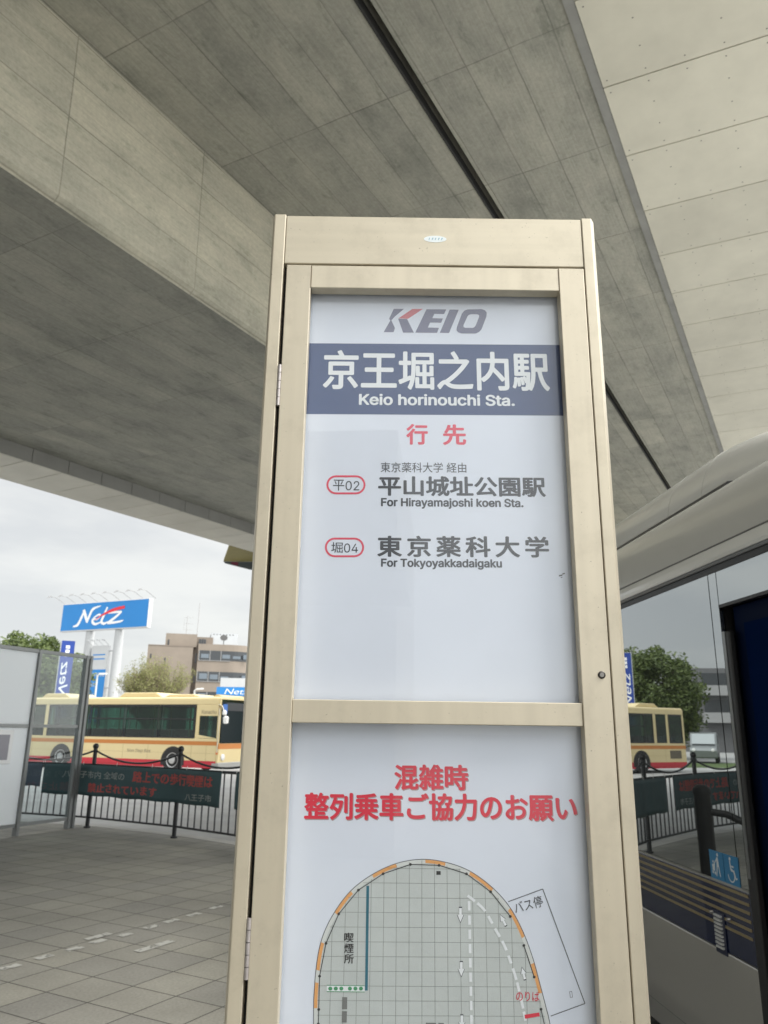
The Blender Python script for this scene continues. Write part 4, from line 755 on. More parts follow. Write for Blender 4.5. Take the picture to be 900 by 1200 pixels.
# black rain rail, gutter, roof shoulder
m_ = MB(); m_.box(X0, X1 - .1, -.02, .003, 2.262, 2.292); m_.build('window_rail', blackr, bus, BF)
m_ = MB(); sect(m_, [(-.03, 2.292), (.012, 2.292), (.016, 2.306), (-.03, 2.312)], X0, X1 - .1); m_.build('gutter', mat('gutter_grey', (.16, .165, .17), rough=.35, metal=.5), bus, BF)
prof = [(-.005, 2.385)]
for q in range(9):
    an = R(90) * q / 8; prof.append((-.04 - .42 * (1 - math.cos(an)) , 2.40 + .46 * math.sin(an)))
half = prof + [(-WB / 2, 2.92)]
full = half + [(-WB - y, z) for y, z in prof[::-1]]
m_ = MB(); sect(m_, full, X0, X1 - .25); m_.build('roof', white_p, bus, BF)
for o_ in (bpy.data.objects['roof'],):
    for p in o_.data.polygons: p.use_smooth = len(p.vertices) == 4
    bv = o_.modifiers.new('ws', 'EDGE_SPLIT'); bv.split_angle = R(35)
m_ = MB(); sect(m_, [(.006, 2.313), (.012, 2.33), (.010, 2.352), (.002, 2.384), (-.03, 2.384), (-.03, 2.313)], X0, X1 - .25); m_.build('cant_rail', mat('cant_rail_skylit', (.80, .80, .77), rough=.22, coat=.6), bus, BF)  # paler than the roof: brightness of the sky on this strip put into its colour
m_ = MB(); m_.box(X0 + .05, X1 - .3, -.012, .0065, 2.386, 2.390); m_.build('drip_line', mat('drip_grey', (.2, .2, .19), rough=.5), bus, BF)
# roof air-conditioner fairing with a rounded rear end
fa = MB(); nseg = 10
def fprof(k):   # k scales the height of the section
    a = [(-.36, 2.845)]; 
    for q in range(nseg + 1):
        an = R(90) * q / nseg; a.append((-.40 - .30 * (1 - math.cos(an)) , 2.87 + (.37 * math.sin(an)) * k))
    return a + [(-WB - y, z) for y, z in a[::-1]]
rows = []
xs = [3.12, 3.14, 3.2, 3.3, 3.43, 3.58, 3.76, 3.95, 4.15, 4.35, 6.9, 7.15, 7.3]
ks = [.02, .16, .30, .44, .57, .68, .79, .89, .96, 1, 1, .7, .1]
for x, k_ in zip(xs, ks): rows.append([(x, y, z) for y, z in fprof(k_)])
n = len(rows[0]); vs_ = [p for r_ in rows for p in r_]
fa.add(vs_, [(i * n + j, i * n + j + 1, (i + 1) * n + j + 1, (i + 1) * n + j) for i in range(len(rows) - 1) for j in range(n - 1)], True)
fao = fa.build('roof_unit', mat('unit_white', (.78, .775, .745), rough=.28, coat=.7, var=.03, vscale=2), bus, BF)
m_ = MB()
for x in (4.33, 4.80):
    pr_ = [(x, y - .0005 * (1 if y > -WB / 2 else -1), z - .0005) for y, z in fprof(1)]
    m_.tube(pr_, .0022, 6)
m_.build('panel_seam', mat('seam_light', (.5, .5, .47), rough=.4), fao, BF)
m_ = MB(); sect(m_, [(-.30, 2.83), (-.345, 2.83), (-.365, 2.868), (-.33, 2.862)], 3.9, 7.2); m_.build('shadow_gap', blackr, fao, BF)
# stickers: pushchair and wheelchair priority signs
stc = MB(); stc.box(3.59, 3.72, 0, .0012, .848, .972); stc.box(3.725, 3.853, 0, .0012, .848, .972); sto = stc.build('priority_sticker', mat('sticker_cyan_blue', (.02, .20, .42), rough=.35), bus, BF)
m_ = MB()
def disc(mb, cx_, cz_, r, y=.0016, n=14): mb.poly([(cx_ + r * math.cos(2 * math.pi * q / n), y, cz_ + r * math.sin(2 * math.pi * q / n)) for q in range(n)])
def bar(mb, x0, z0, x1, z1, w, y=.0016):
    dx, dz = x1 - x0, z1 - z0; l = math.hypot(dx, dz); a, b_ = -dz / l * w / 2, dx / l * w / 2
    mb.poly([(x0 + a, y, z0 + b_), (x1 + a, y, z1 + b_), (x1 - a, y, z1 - b_), (x0 - a, y, z0 - b_)])
# wheelchair (x grows forward = to the left in view)
cx_ = 3.655
disc(m_, cx_ + .006, .957, .008)
bar(m_, cx_ + .008, .948, cx_ + .004, .91, .009); bar(m_, cx_ + .004, .926, cx_ - .022, .926, .007); bar(m_, cx_ + .004, .91, cx_ - .024, .908, .009); bar(m_, cx_ - .022, .91, cx_ - .034, .876, .008); bar(m_, cx_ - .033, .877, cx_ - .046, .882, .007)
for q in range(14):
    a0_, a1_ = R(95 + q * 19), R(95 + q * 19 + 19.5); bar(m_, cx_ + .004 + .028 * math.cos(a0_), .888 + .028 * math.sin(a0_), cx_ + .004 + .028 * math.cos(a1_), .888 + .028 * math.sin(a1_), .006)
# pushchair with adult
cx_ = 3.785
disc(m_, cx_ - .01, .957, .008); m_.poly([(cx_ - .012, .0016, .947), (cx_ + .002, .0016, .945), (cx_ + .004, .0016, .905), (cx_ - .018, .0016, .905)])
bar(m_, cx_, .906, cx_ + .012, .862, .008); bar(m_, cx_ - .014, .906, cx_ - .024, .864, .008); bar(m_, cx_, .938, cx_ + .026, .915, .006)
m_.poly([(cx_ + .02, .0016, .915), (cx_ + .048, .0016, .91), (cx_ + .046, .0016, .885), (cx_ + .024, .0016, .882)]); disc(m_, cx_ + .024, .874, .007); disc(m_, cx_ + .044, .876, .007); disc(m_, cx_ + .036, .922, .006)
m_.build('pictogram', mat('picto_white', (.7, .74, .76), rough=.4), sto, BF)
m_ = MB()
for q in range(9):
    z = .69 - q * .0165; m_.box(3.785, 3.85, 0, .012, z - .0045, z + .0045)
vb = MB(); vb.box(3.765, 3.868, .0005, .003, .53, .705); vbo = vb.build('vent_plate', mat('navy_plate', (.012, .018, .05), rough=.35), bus, BF); m_.build('vent_slat', mat('slat_white', (.75, .76, .75), rough=.25, metal=.3), vbo, BF)
m_ = MB(); m_.lathe([(.008, 0), (.008, .012), (.005, .016)], (3.715, .0, .695), 'Y', 12); m_.lathe([(.008, 0), (.008, .012), (.005, .016)], (3.87, .002, .695), 'Y', 12); m_.build('plate_bolt', steel, vbo, BF)
m_ = MB(); m_.box(DX1 + .05, 5.4, -.002, .0008, .100, .104); m_.build('panel_line', mat('line_grey', (.22, .22, .2), rough=.6), bus, BF)
# far end, wheels
m_ = MB(); sect(m_, [(0, .25), (0, 2.9), (-WB, 2.9), (-WB, .25)], X1 - .2, X1); m_.build('front_wall', silver, bus, BF, bevel=.06)
m_ = MB(); m_.box(X1 + .001, X1 + .012, -WB + .15, -.15, .95, 2.45); m_.build('windscreen', dglass, bus, BF)
m_ = MB(); m_.box(7.68, 8.62, -.02, -.0008, .1, 2.24); m_.build('front_door', dglass, bus, BF)
for x in (5.9, .6):
    for y in (-.12, -WB + .12):
        wt = MB(); wt.lathe([(.28, -.12), (.46, -.12), (.48, -.08), (.48, .08), (.46, .135), (.30, .135)], (x, y, .28), 'Y', 28); wto = wt.build('wheel', mat('tyre', (.02, .02, .02), rough=.85), bus, BF)
        wt = MB(); wt.lathe([(.30, .05), (.28, .138), (.12, .10), (.10, .15)] if y > -1 else [(.30, .05), (.28, -.138), (.12, -.10), (.10, -.15)], (x, y, .28), 'Y', 24); wt.build('rim', mat('rim_silver', (.5, .5, .5), rough=.35, metal=.8), wto, BF)

# ================================================================== CREAM BUS beyond the fence
D_ = 33.0; W0 = Vector((D_ * math.sin(R(-14.47)), D_ * math.cos(R(-14.47)), ROADZ))
CF = frame_xy((math.sin(R(112.4)), math.cos(R(112.4))), W0)   # x forward, y away from the camera
cb = thing('route_bus', 'cream bus with orange and red stripes driving past beyond the fence', 'bus', frame=Matrix.Translation(CF @ Vector((-3.4, 1.2, 0))))
cream = mat('cream_paint', (.62, .505, .265), rough=.35, coat=.5, var=.04, vscale=1)
orange = mat('orange_stripe', (.46, .17, .035), rough=.4); redst = mat('red_stripe', (.46, .02, .035), rough=.4)
bgl = glassmat('green_bus_glass', (.36, .52, .47), 1.45); gclear = glassmat('green_windscreen', (.25, .36, .33), 1.5)
RX0, RX1, BW = -8.85, 2.12, 2.45
m_ = MB()
for yy in (0, BW - .05):
    m_.box(RX0, RX1 - .1, yy, yy + .05, .34, 1.31)      # below the windows
    m_.box(RX0, RX1 - .1, yy, yy + .05, 2.6, 2.80)
    for a, e in ((RX0, RX0 + .12), (.97, 1.14), (1.98, RX1 - .02), (-6.88, -6.7), (-7.75, -7.6)): m_.box(a, e, yy + .001, yy + .049, 1.31, 2.6)
    m_.box(1.1, RX1 - .02, yy + .001, yy + .049, 2.16, 2.6)
    m_.prism([(1.1, yy + .001, 1.31), (2.05, yy + .001, 1.31), (1.6, yy + .001, 1.31), (1.1, yy + .001, 1.48)][:2] + [(1.1, yy + .001, 1.45)], (0, .048, 0))
rp = [(0, 2.8), (.03, 2.86), (.12, 2.9), (BW / 2, 2.95), (BW - .12, 2.9), (BW - .03, 2.86), (BW, 2.8)]
m_.prism([(RX0, y, z) for y, z in rp], (RX1 - RX0 - .03, 0, 0))
m_.box(RX0, RX0 + .06, .05, BW - .05, .34, 1.4); m_.box(RX0, RX0 + .06, .05, BW - .05, 2.5, 2.8)
cbody = m_.build('body', cream, cb, CF, bevel=.02)
m_ = MB()
for x in (-7.4, -4.9, -3.7, -2.5, -1.25, .85, 1.55): m_.box(x, x + .012, -.0022, .0005, .48, 1.04)
m_.box(RX0, RX1 - .12, -.0022, .0005, .745, .752)
m_.build('panel_seam', mat('cream_seam', (.33, .26, .13), rough=.6), cb, CF)
m_ = MB(); m_.box(RX0 + .1, RX1 - .15, .06, BW - .06, .3, .5); m_.build('floor', blackr, cb, CF)
m_ = MB(); 
for yy in (-.004, BW + .001): m_.box(RX0, RX1 - .1, yy, yy + .004, 1.05, 1.2)
m_.box(RX1 - .03, RX1 + .004, .0, BW, .92, 1.12); m_.build('orange_stripe', orange, cb, CF)
m_ = MB()
for yy in (-.004, BW + .001): m_.box(RX0, RX1 - .1, yy, yy + .004, .30, .47)
m_.box(RX0 + .2, RX1 - .15, .01, .05, .2, .34); m_.build('red_stripe', redst, cb, CF)
# windows: panes with dark frames
panes = [(-8.7, -7.77), (-7.58, -6.9), (-6.68, -6.1), (-6.08, -4.36), (-4.33, -2.55), (-2.52, -.83), (-.79, .95)]
for yy in (-.003, BW - .001):
    for a, e in panes:
        if a == -7.58: continue
        fr = MB(); fr.box(a, a + .05, yy, yy + .006, 1.3, 2.6); fr.box(e - .05, e, yy, yy + .006, 1.3, 2.6); fr.box(a + .05, e - .05, yy, yy + .006, 2.53, 2.6); fr.box(a + .05, e - .05, yy, yy + .006, 1.3, 1.36)
        if e - a > 1: fr.box(a + .05, e - .05, yy, yy + .006, 2.02, 2.06)
        fr.build('window_frame', blackr, cb, CF)
for yy in (.012, BW - .02):
    for a, e in panes + [(1.14, 1.98)]:
        MB().box(a + .01, e - .01, yy, yy + .006, 1.32 if a < 1 else 1.2, 2.58 if a < 1 else 2.14).build('window', bgl, cb, CF)
# lower part of the panes is blanked dark (seat backs, lining)
m_ = MB()
for a in [-8.3 + .8 * q for q in range(11)]:
    if a > .6: break
    for y0 in (.12, 1.45): m_.box(a, a + .1, y0, y0 + .85, .8, 1.62); m_.box(a, a + .45, y0, y0 + .85, .8, .95)
m_.build('seat', mat('seat_blue', (.03, .06, .12), rough=.9), cb, CF)
m_ = MB()
for a in (-5.6, -3.4, -1.6, .2): m_.tube([(a, .7, .5), (a, .7, 2.7)], .02, 8); m_.tube([(a, 1.8, .5), (a, 1.8, 2.7)], .02, 8)
m_.build('grab_pole', mat('pole_orange', (.5, .25, .04), rough=.4), cb, CF)
m_ = MB(); m_.prism([(RX1 - .04, .06, 1.15), (RX1 + .02, .06, 1.15), (RX1 - .01, .06, 2.72), (RX1 - .07, .06, 2.72)], (0, BW - .12, 0)); m_.build('windscreen', mat('dark_windscreen', (.012, .018, .02), rough=.12, spec=.04), cb, CF)
m_ = MB(); m_.box(RX1 - .1, RX1, 0.001, BW - .001, .3, 1.14); m_.box(RX1 - .1, RX1 - .02, .001, .07, 1.14, 2.8); m_.box(RX1 - .1, RX1 - .02, BW - .07, BW - .001, 1.14, 2.8); fw_ = m_.build('front_wall', cream, cb, CF, bevel=.03)
m_ = MB(); m_.box(RX1 - .3, RX1 + .03, -.005, BW + .005, .18, .42); m_.build('bumper', mat('bumper_grey', (.30, .30, .29), rough=.45), cb, CF, bevel=.03)
for y in (.3, BW - .3):
    m_ = MB(); m_.lathe([(.12, -.02), (.12, .03), (.05, .045)], (RX1 + .005, y, .62), 'X', 16); m_.build('headlight', mat('lamp_white', (.7, .7, .7), rough=.15), cb, CF)
m_ = MB(); m_.box(RX1 - .12, RX1 - .02, -.006, .02, .72, .82); m_.build('indicator', mat('amber', (.6, .17, .03), rough=.3), cb, CF)
m_ = MB(); m_.box(RX1 + .005, RX1 + .012, .35, BW - .35, 2.38, 2.68); m_.build('route_display', mat('display_black', (.01, .012, .015), rough=.3), cb, CF)
m_ = MB(); m_.box(RX1 - .008, RX1 + .0135, .12, .42, 2.25, 2.62); m_.build('wheelchair_panel', mat('panel_blue', (.02, .10, .35), rough=.3), cb, CF)
m_ = MB(); m_.tube([(RX1 - .1, -.01, 2.6), (RX1 + .12, -.12, 2.55), (RX1 + .3, -.15, 2.2)], .02, 8); m_.tube([(RX1 - .06, -.02, 2.45), (RX1 - .02, -.05, 1.7), (RX1 - .05, -.03, .78)], .018, 8); m_.tube([(RX1 + .12, -.12, 2.55), (RX1 + .34, -.14, 2.08)], .018, 8); ma = m_.build('mirror_arm', mat('arm_pale', (.55, .5, .4), rough=.4), cb, CF)
m_ = MB(); m_.lathe([(.02, -.16), (.1, -.13), (.11, .1), (.03, .15)], (RX1 + .34, -.14, 2.02), 'Z', 14); m_.lathe([(.02, -.1), (.08, -.06), (.08, .06), (.02, .1)], (RX1 + .3, -.2, 2.28), 'Z', 12); m_.build('mirror', mat('mirror_white', (.75, .75, .73), rough=.3), ma, CF)
# roof unit
for a, e, h_ in ((-3.3, -1.0, .17), (-.98, .9, .09), (-7.6, -5.9, .16), (1.4, 2.0, .08)):
    m_ = MB(); m_.prism([(a, .35, 2.9), (a + .3, .35, 2.93 + h_), (e - .35, .35, 2.93 + h_), (e, .35, 2.9)], (0, BW - .7, 0)); m_.build('roof_unit', cream, cb, CF, bevel=.04)
for x in (0, -5.75):
    am = MB(); n = 20
    am.prism([(x + .56 * math.cos(R(180) * q / n), -.006, .43 + .56 * math.sin(R(180) * q / n)) for q in range(n + 1)] + [(x - .56, -.006, .28), (x + .56, -.006, .28)], (0, .25, 0)); am.build('wheel_arch', blackr, cb, CF)
    for y in (.12, BW - .12):
        s_ = -1 if y < 1 else 1
        wt = MB(); wt.lathe([(.28, -.13 * -s_), (.46, -.12 * -s_), (.48, 0), (.46, .135 * s_), (.3, .135 * s_)], (x, y, .47), 'Y', 28); wto = wt.build('wheel', MATS['tyre'], cb, CF)
        wt = MB(); wt.lathe([(.29, .05 * s_), (.28, .15 * s_), (.16, .09 * s_), (.14, .17 * s_), (.08, .18 * s_)], (x, y, .47), 'Y', 24); wt.build('rim', MATS['rim_silver'], wto, CF)
m_ = MB(); put_text(m_, 'Non Step Bus', (-2.26, -.003, .70), (-1.1, -.003, .70), (-2.26, -.003, .86), bold=.01, shear=.1); m_.build('side_lettering', mat('letter_grey', (.24, .2, .13), rough=.6), cbody, CF)
m_ = MB(); put_text(m_, 'Kanachu', (1.22, -.003, 2.24), (1.92, -.003, 2.24), (1.22, -.003, 2.39), bold=.01, shear=.15); m_.build('operator_lettering', MATS['letter_grey'], cbody, CF)
m_ = MB(); m_.box(-8.5, -7.7, -.006, 0, .62, .98); m_.build('engine_grille', mat('grille_dark', (.12, .1, .07), rough=.7), cb, CF)

# ================================================================== FENCE
fen = thing('railing_fence', 'black baluster railing with round-capped posts and sagging chain bars round the plaza', 'fence', (-2.91, 11.72, 0))
iron = mat('black_iron', (.018, .019, .022), rough=.45, var=.2, vscale=10)
for p in FP:
    m_ = MB(); m_.lathe([(.05, 0), (.05, .02), (.031, .03), (.031, 1.17), (.038, 1.175), (.045, 1.19), (.045, 1.215), (.032, 1.235), (.012, 1.245)], (p[0], p[1], 0), n=14); m_.build('post', iron, fen)
for i in range(len(FP) - 1):
    a, b_ = Vector((*FP[i], 0)), Vector((*FP[i + 1], 0)); d = (b_ - a); L_ = d.length; d.normalize(); FF = frame_xy((d.x, d.y), (a.x, a.y, 0))
    m_ = MB(); m_.box(.028, L_ - .028, -.016, .016, .905, .94); m_.box(.028, L_ - .028, -.014, .014, .14, .165)
    n = round(L_ / .143)
    for q in range(1, n): m_.box(L_ * q / n - .0075, L_ * q / n + .0075, -.0075, .0075, .165, .905)
    m_.build('railing_panel', iron, fen, FF)
    m_ = MB(); m_.tube([(.03 + (L_ - .06) * q / 16, 0, 1.13 - .155 * (1 - (2 * q / 16 - 1) ** 2)) for q in range(17)], .015, 8); m_.build('chain_bar', iron, fen, FF)
# banners tied on the camera side of the railing
def fence_pt(s):
    """point at arc length s measured from post 4 (the left visible post) along the fence"""
    i = 4
    while True:
        a, b_ = Vector(FP[i]), Vector(FP[i + 1]); L_ = (b_ - a).length
        if s < 0: i -= 1; s += (Vector(FP[i + 1]) - Vector(FP[i])).length; continue
        if s > L_ and i < len(FP) - 2: s -= L_; i += 1; continue
        d = (b_ - a).normalized(); nrm = Vector((d.y, -d.x)) * .055; return a + d * s + nrm
def banner(name, label, s0, s1, z0, z1, m, texts=()):
    root = thing(name, label, 'banner', (*fence_pt((s0 + s1) / 2), z0))
    mb = MB(); nx, nz = 60, 8; rr = random.Random(5)
    def P(sx, tz, outv=0.0):
        p = fence_pt(s0 + (s1 - s0) * sx); wv = .008 * math.sin(sx * 31) * (1 - abs(tz - .5)) + .006 * math.sin(sx * 13 + tz * 4) + outv
        i0 = fence_pt(s0 + (s1 - s0) * max(0, sx - .01)); i1 = fence_pt(s0 + (s1 - s0) * min(1, sx + .01)); dd = (i1 - i0).normalized()
        sag = .012 * abs(math.sin(sx * 17)) * (1 - tz)
        return Vector((p.x + dd.y * (.012 + wv), p.y - dd.x * (.012 + wv), z0 + (z1 - z0) * tz - sag))
    vs = [P(i / nx, j / nz) for i in range(nx + 1) for j in range(nz + 1)]
    mb.add(vs, [(i * (nz + 1) + j, (i + 1) * (nz + 1) + j, (i + 1) * (nz + 1) + j + 1, i * (nz + 1) + j + 1) for i in range(nx) for j in range(nz)], True)
    sheet = mb.build('sheet', m, root); sf = sheet.modifiers.new('thick', 'SOLIDIFY'); sf.thickness = .003
    # eyelets and ties
    for grp, mt, items in texts:
        tm_ = MB()
        for s, xa, xb, za, zb, bold in items:
            vs2, fs2 = text_mesh2d(s, bold)
            tm_.add([P(xa + (xb - xa) * x, za + (zb - za) * y, .006 + q_ * 1e-4) for x, y, q_ in vs2], fs2)
        tm_.build(grp, mt, sheet)
    ty = MB()
    for sx in (0.0, .2, .4, .6, .8, 1.0):
        for tz in (1.0,):
            p = P(sx, tz); q = fence_pt(s0 + (s1 - s0) * sx); ty.tube([p, (p.x * .4 + q.x * .6, p.y * .4 + q.y * .6, z1 + .05)], .004, 6)
    ty.build('tie_cord', mat('cord_white', (.6, .6, .58), rough=.8), root)
    return root
ban_m = mat('banner_teal', (.05, .098, .108), rough=.65, var=.18, vscale=3)
ban2_m = mat('banner_blue_grey', (.10, .125, .17), rough=.65, var=.15, vscale=3)
b_red = mat('banner_red', (.52, .10, .09), rough=.7, var=.2, vscale=12); b_wht = mat('banner_white', (.36, .39, .38), rough=.7, var=.25, vscale=12)
B0, B1 = -.92, 2.93
banner('fence_banner', 'dark teal notice banner with red and white lettering tied to the railing', B0, B1, .48, .925, ban_m,
       (('red_lettering', b_red, [('路上での歩行喫煙は', .50, .955, .52, .87, .03), ('禁止されています', .24, .64, .12, .42, .03)]),
        ('white_lettering', b_wht, [('八王子市内 全域の', .10, .455, .56, .80, .01), ('八王子市', .80, .955, .12, .32, .015)])))
banner('fence_banner', 'plain dark teal banner on the railing hidden behind the cabinet, mirrored in the bus window', 3.24, 5.3, .48, .925, ban_m)
banner('fence_banner', 'short blue-grey banner on the railing behind the frosted screen', -3.2, -.96, .58, .925, ban2_m)

# ================================================================== SMOKING-AREA SCREEN
scr = thing('glazed_screen', 'grey framed screen wall with frosted and clear panels at the plaza edge', 'screen wall', (-5.2, 11.5, 0))
A = Vector((-4.77, 12.59, 0)); B_ = Vector((-5.14, 11.67, 0)); sd = (B_ - A).normalized(); SF = frame_xy((sd.x, sd.y), (A.x, A.y, 0))   # x runs from the far end towards the camera
frm = mat('screen_frame', (.21, .22, .22), rough=.45, metal=.5, var=.08)
HT = 2.6
def spost(x, w=.06): MB().box(x - w / 2, x + w / 2, -.04, .04, 0, HT).build('post', frm, scr, SF, bevel=.004)
PX_ = [0, .985, 3.0, 5.0]
for x in PX_: spost(x, .055)
spost(.0 - .09, .05)
MB().box(-.06, 5.0, -.03, .03, HT - .05, HT + .001).build('top_rail', frm, scr, SF)
for a, e in zip(PX_[:-1], PX_[1:]):
    MB().box(a + .03, e - .03, -.022, .022, 1.475, 1.52).build('rail', frm, scr, SF); MB().box(a + .03, e - .03, -.022, .022, .12, .165).build('rail', frm, scr, SF)
cg = glassmat('screen_glass', (.80, .84, .85), 1.5)
MB().box(.03, .955, -.004, .004, .165, 1.475).build('clear_panel', cg, scr, SF); MB().box(.03, .955, -.004, .004, 1.52, HT - .05).build('clear_panel', cg, scr, SF)
fg, t, b = newmat('frosted_panel'); b.inputs['Base Color'].default_value = (.86, .88, .90, 1); b.inputs['Roughness'].default_value = .35
tr = N(t, 'ShaderNodeBsdfTranslucent'); tr.inputs[0].default_value = (.88, .91, .93, 1); ms = N(t, 'ShaderNodeMixShader'); ms.inputs[0].default_value = .55
t.links.new(b.outputs[0], ms.inputs[1]); t.links.new(tr.outputs[0], ms.inputs[2]); t.links.new(ms.outputs[0], t.nodes['Material Output'].inputs[0])
for a, e in zip(PX_[1:-1], PX_[2:]):
    MB().box(a + .03, e - .03, -.005, .005, .165, 1.475).build('frosted_panel', fg, scr, SF); MB().box(a + .03, e - .03, -.005, .005, 1.52, HT - .05).build('frosted_panel', fg, scr, SF)
nbm = MB(); nbm.box(1.28, 2.3, .008, .03, .98, 1.44); nbo = nbm.build('notice_board', mat('board_white', (.72, .73, .74), rough=.5), scr, SF, bevel=.004)
MB().box(1.345, 2.235, .0305, .034, 1.035, 1.375).build('notice_face', mat('board_purple_grey', (.24, .235, .27), rough=.4), nbo, SF)

# black kerb barrier post with sloping handrail beyond the sign (seen mirrored in the bus glass)
hp = thing('handrail', 'black round-capped post with sloping handrail, mirrored in the bus window', 'handrail', (.73, 5.45, 0))
m_ = MB(); m_.lathe([(.07, 0), (.07, .02), (.055, .03), (.055, 1.10), (.064, 1.12), (.058, 1.15), (.03, 1.17)], (.73, 5.45, 0), n=18); m_.build('post', iron, hp)
m_ = MB(); m_.tube([(.70, 5.42, 1.0), (.62, 5.36, .99), (.40, 5.19, .87), (.385, 5.18, .82), (.385, 5.18, 0)], .024, 10); m_.build('rail', iron, hp)

# ================================================================== DISTANCE
def polar(px, D, py=815):
    d = ray(px, py); a = math.atan2(d.x, d.y); return Vector((D * math.sin(a), D * math.cos(a), 0))
def zat(px, py, D):
    d = ray(px, py); return 1.5 + D * d.z / math.hypot(d.x, d.y)
# --- dealership pylon
Lp, Rp = polar(72, 84, 725), polar(174, 76, 717)
ax_ = (Rp - Lp); PWD = ax_.length; PYF = frame_xy((ax_.x, ax_.y), (Lp.x, Lp.y, ROADZ))
pyl = thing('pylon_sign', 'blue roadside pylon board with white script on two white columns above the bus', 'pylon sign', frame=Matrix.Translation(PYF @ Vector((PWD / 2, .6, 0))))
zb, zt = 10.75, 13.55
sblue = mat('sign_blue', (.022, .215, .56), rough=.35, var=.05, vscale=.4); wpanel = mat('sign_white', (.52, .53, .54), rough=.4, var=.05, vscale=1); lgrey = mat('column_grey', (.42, .43, .44), rough=.45, var=.06)
m_ = MB(); m_.box(0, PWD, 0, .5, zb, zt); pb = m_.build('board', wpanel, pyl, PYF, bevel=.05)
m_ = MB(); m_.box(.08, PWD - .08, -.012, -.002, zb + .12, zt - .08); pf = m_.build('board_face', sblue, pb, PYF)
def script_logo(x0, x1, z0, z1, y, par, fr_):
    """the hand-drawn white script with its red swoosh; strokes measured on the board"""
    fx = lambda u_: x0 + (x1 - x0) * u_; fz = lambda v_: z0 + (z1 - z0) * v_
    def stroke(mb, pts, ws, yy):
        pts = smooth(pts, 6); n = len(pts); vs = []
        for i, p in enumerate(pts):
            a = pts[max(0, i - 1)]; b_ = pts[min(n - 1, i + 1)]; d = Vector(((b_[0] - a[0]) * (x1 - x0), (b_[1] - a[1]) * (z1 - z0))).normalized()
            f_ = i / (n - 1) * (len(ws) - 1); j = min(int(f_), len(ws) - 2); w = (ws[j] + (ws[j + 1] - ws[j]) * (f_ - j)) * (z1 - z0) / 2
            cxx, czz = fx(p[0]), fz(p[1]); vs += [(cxx - d.y * w, yy, czz + d.x * w), (cxx + d.y * w, yy, czz - d.x * w)]
        mb.add(vs, [(2 * i, 2 * i + 1, 2 * i + 3, 2 * i + 2) for i in range(n - 1)])
    m_ = MB()
    stroke(m_, [(.0, .02), (.09, .10), (.15, .45), (.19, .78)], [.06, .16, .15, .1], y)
    stroke(m_, [(.18, .86), (.23, .55), (.28, .20)], [.16, .19, .12], y - .002)
    stroke(m_, [(.27, .18), (.31, .50), (.37, .86), (.52, 1.0)], [.12, .15, .15, .04], y - .004)
    stroke(m_, [(.40, .40), (.50, .56), (.53, .48), (.47, .33), (.40, .34), (.39, .20), (.45, .08), (.56, .17)], [.07, .10, .1, .09, .13, .15, .13, .06], y - .006)
    stroke(m_, [(.66, .92), (.61, .55), (.57, .2), (.62, .08), (.70, .16)], [.08, .14, .15, .13, .06], y - .008)
    stroke(m_, [(.69, .62), (.85, .63), (.95, .62)], [.12, .11, .1], y - .010)
    stroke(m_, [(.94, .62), (.84, .38), (.70, .10)], [.1, .14, .14], y - .012)
    stroke(m_, [(.69, .10), (.82, .11), (.95, .15), (1.0, .2)], [.13, .12, .1, .02], y - .014)
    m_.build('script_lettering', mat('script_white', (.80, .80, .80), rough=.4), par, fr_)
    m_ = MB(); stroke(m_, [(.43, .28), (.60, .56), (.80, .76), (1.0, .86)], [.02, .10, .17, .14], y - .018); m_.build('red_swoosh', mat('swoosh_red', (.70, .03, .05), rough=.4), par, fr_)
script_logo(PWD * .155, PWD * .735, zb + .45, zt - .42, -.02, pf, PYF)
for (pxa, pxb) in ((106, 16), (138, 0)):
    cx_ = PWD * (.32 if pxa == 106 else .655)
    m_ = MB(); m_.lathe([(.52, 0), (.42, zb - .02)], (cx_, .55, 0), n=20); m_.build('column', lgrey, pyl, PYF)
lx0, lx1 = PWD * .375, PWD * .565
m_ = MB(); m_.box(lx0, lx1, .35, .75, 1.8, 9.3); lb = m_.build('hanging_board', wpanel, pyl, PYF, bevel=.02)
m_ = MB(); m_.box(lx0 + .03, lx1 - .03, .335, .348, 2.0, 7.0); lbf = m_.build('blue_face', sblue, lb, PYF)
m_ = MB(); rr = random.Random(11)
for z, n in ((6.35, 7), (5.4, 4), (4.35, 3), (3.3, 6), (2.4, 6)):
    sx = lx0 + .2
    for q in range(n):
        for s in range(3):
            a = sx + q * .26 + rr.uniform(-.02, .02); m_.box(a, a + rr.uniform(.08, .2), .325, .332, z + s * .14, z + s * .14 + .07)
        m_.box(sx + q * .26 + .07, sx + q * .26 + .12, .3245, .3315, z, z + .36)
m_.build('board_lines', wpanel, lbf, PYF)
m_ = MB()
for z in (8.35, 7.95): m_.box(lx0 + .25, lx1 - .3, .345, .349, z, z + .12)
m_.build('board_caption', sblue, lb, PYF)
m_ = MB()
for x in (lx0, lx1):
    sgn = -1 if x == lx0 else 1
    for z in (8.7, 5.2): m_.box(x, x + sgn * .5, .5, .62, z, z + .12)
m_.build('bracket', lgrey, pyl, PYF)
m_ = MB(); mh = MB()
for q in range(9):
    x = -.1 + q * (PWD + .4) / 8
    m_.tube([(x + .1, .4, zt), (x, -.9, zt + .55), (x - .35, -1.5, zt + .62)], .03, 6); mh.prism([(x - .45, -1.65, zt + .42), (x - .2, -1.65, zt + .42), (x - .15, -1.4, zt + .68), (x - .4, -1.4, zt + .68)], (0, .1, .05))
m_.build('lamp_arm', mat('arm_grey', (.27, .27, .27), rough=.5), pyl, PYF); mh.build('lamp_head', mat('lamp_grey', (.26, .26, .26), rough=.5), pyl, PYF)
m_ = MB()
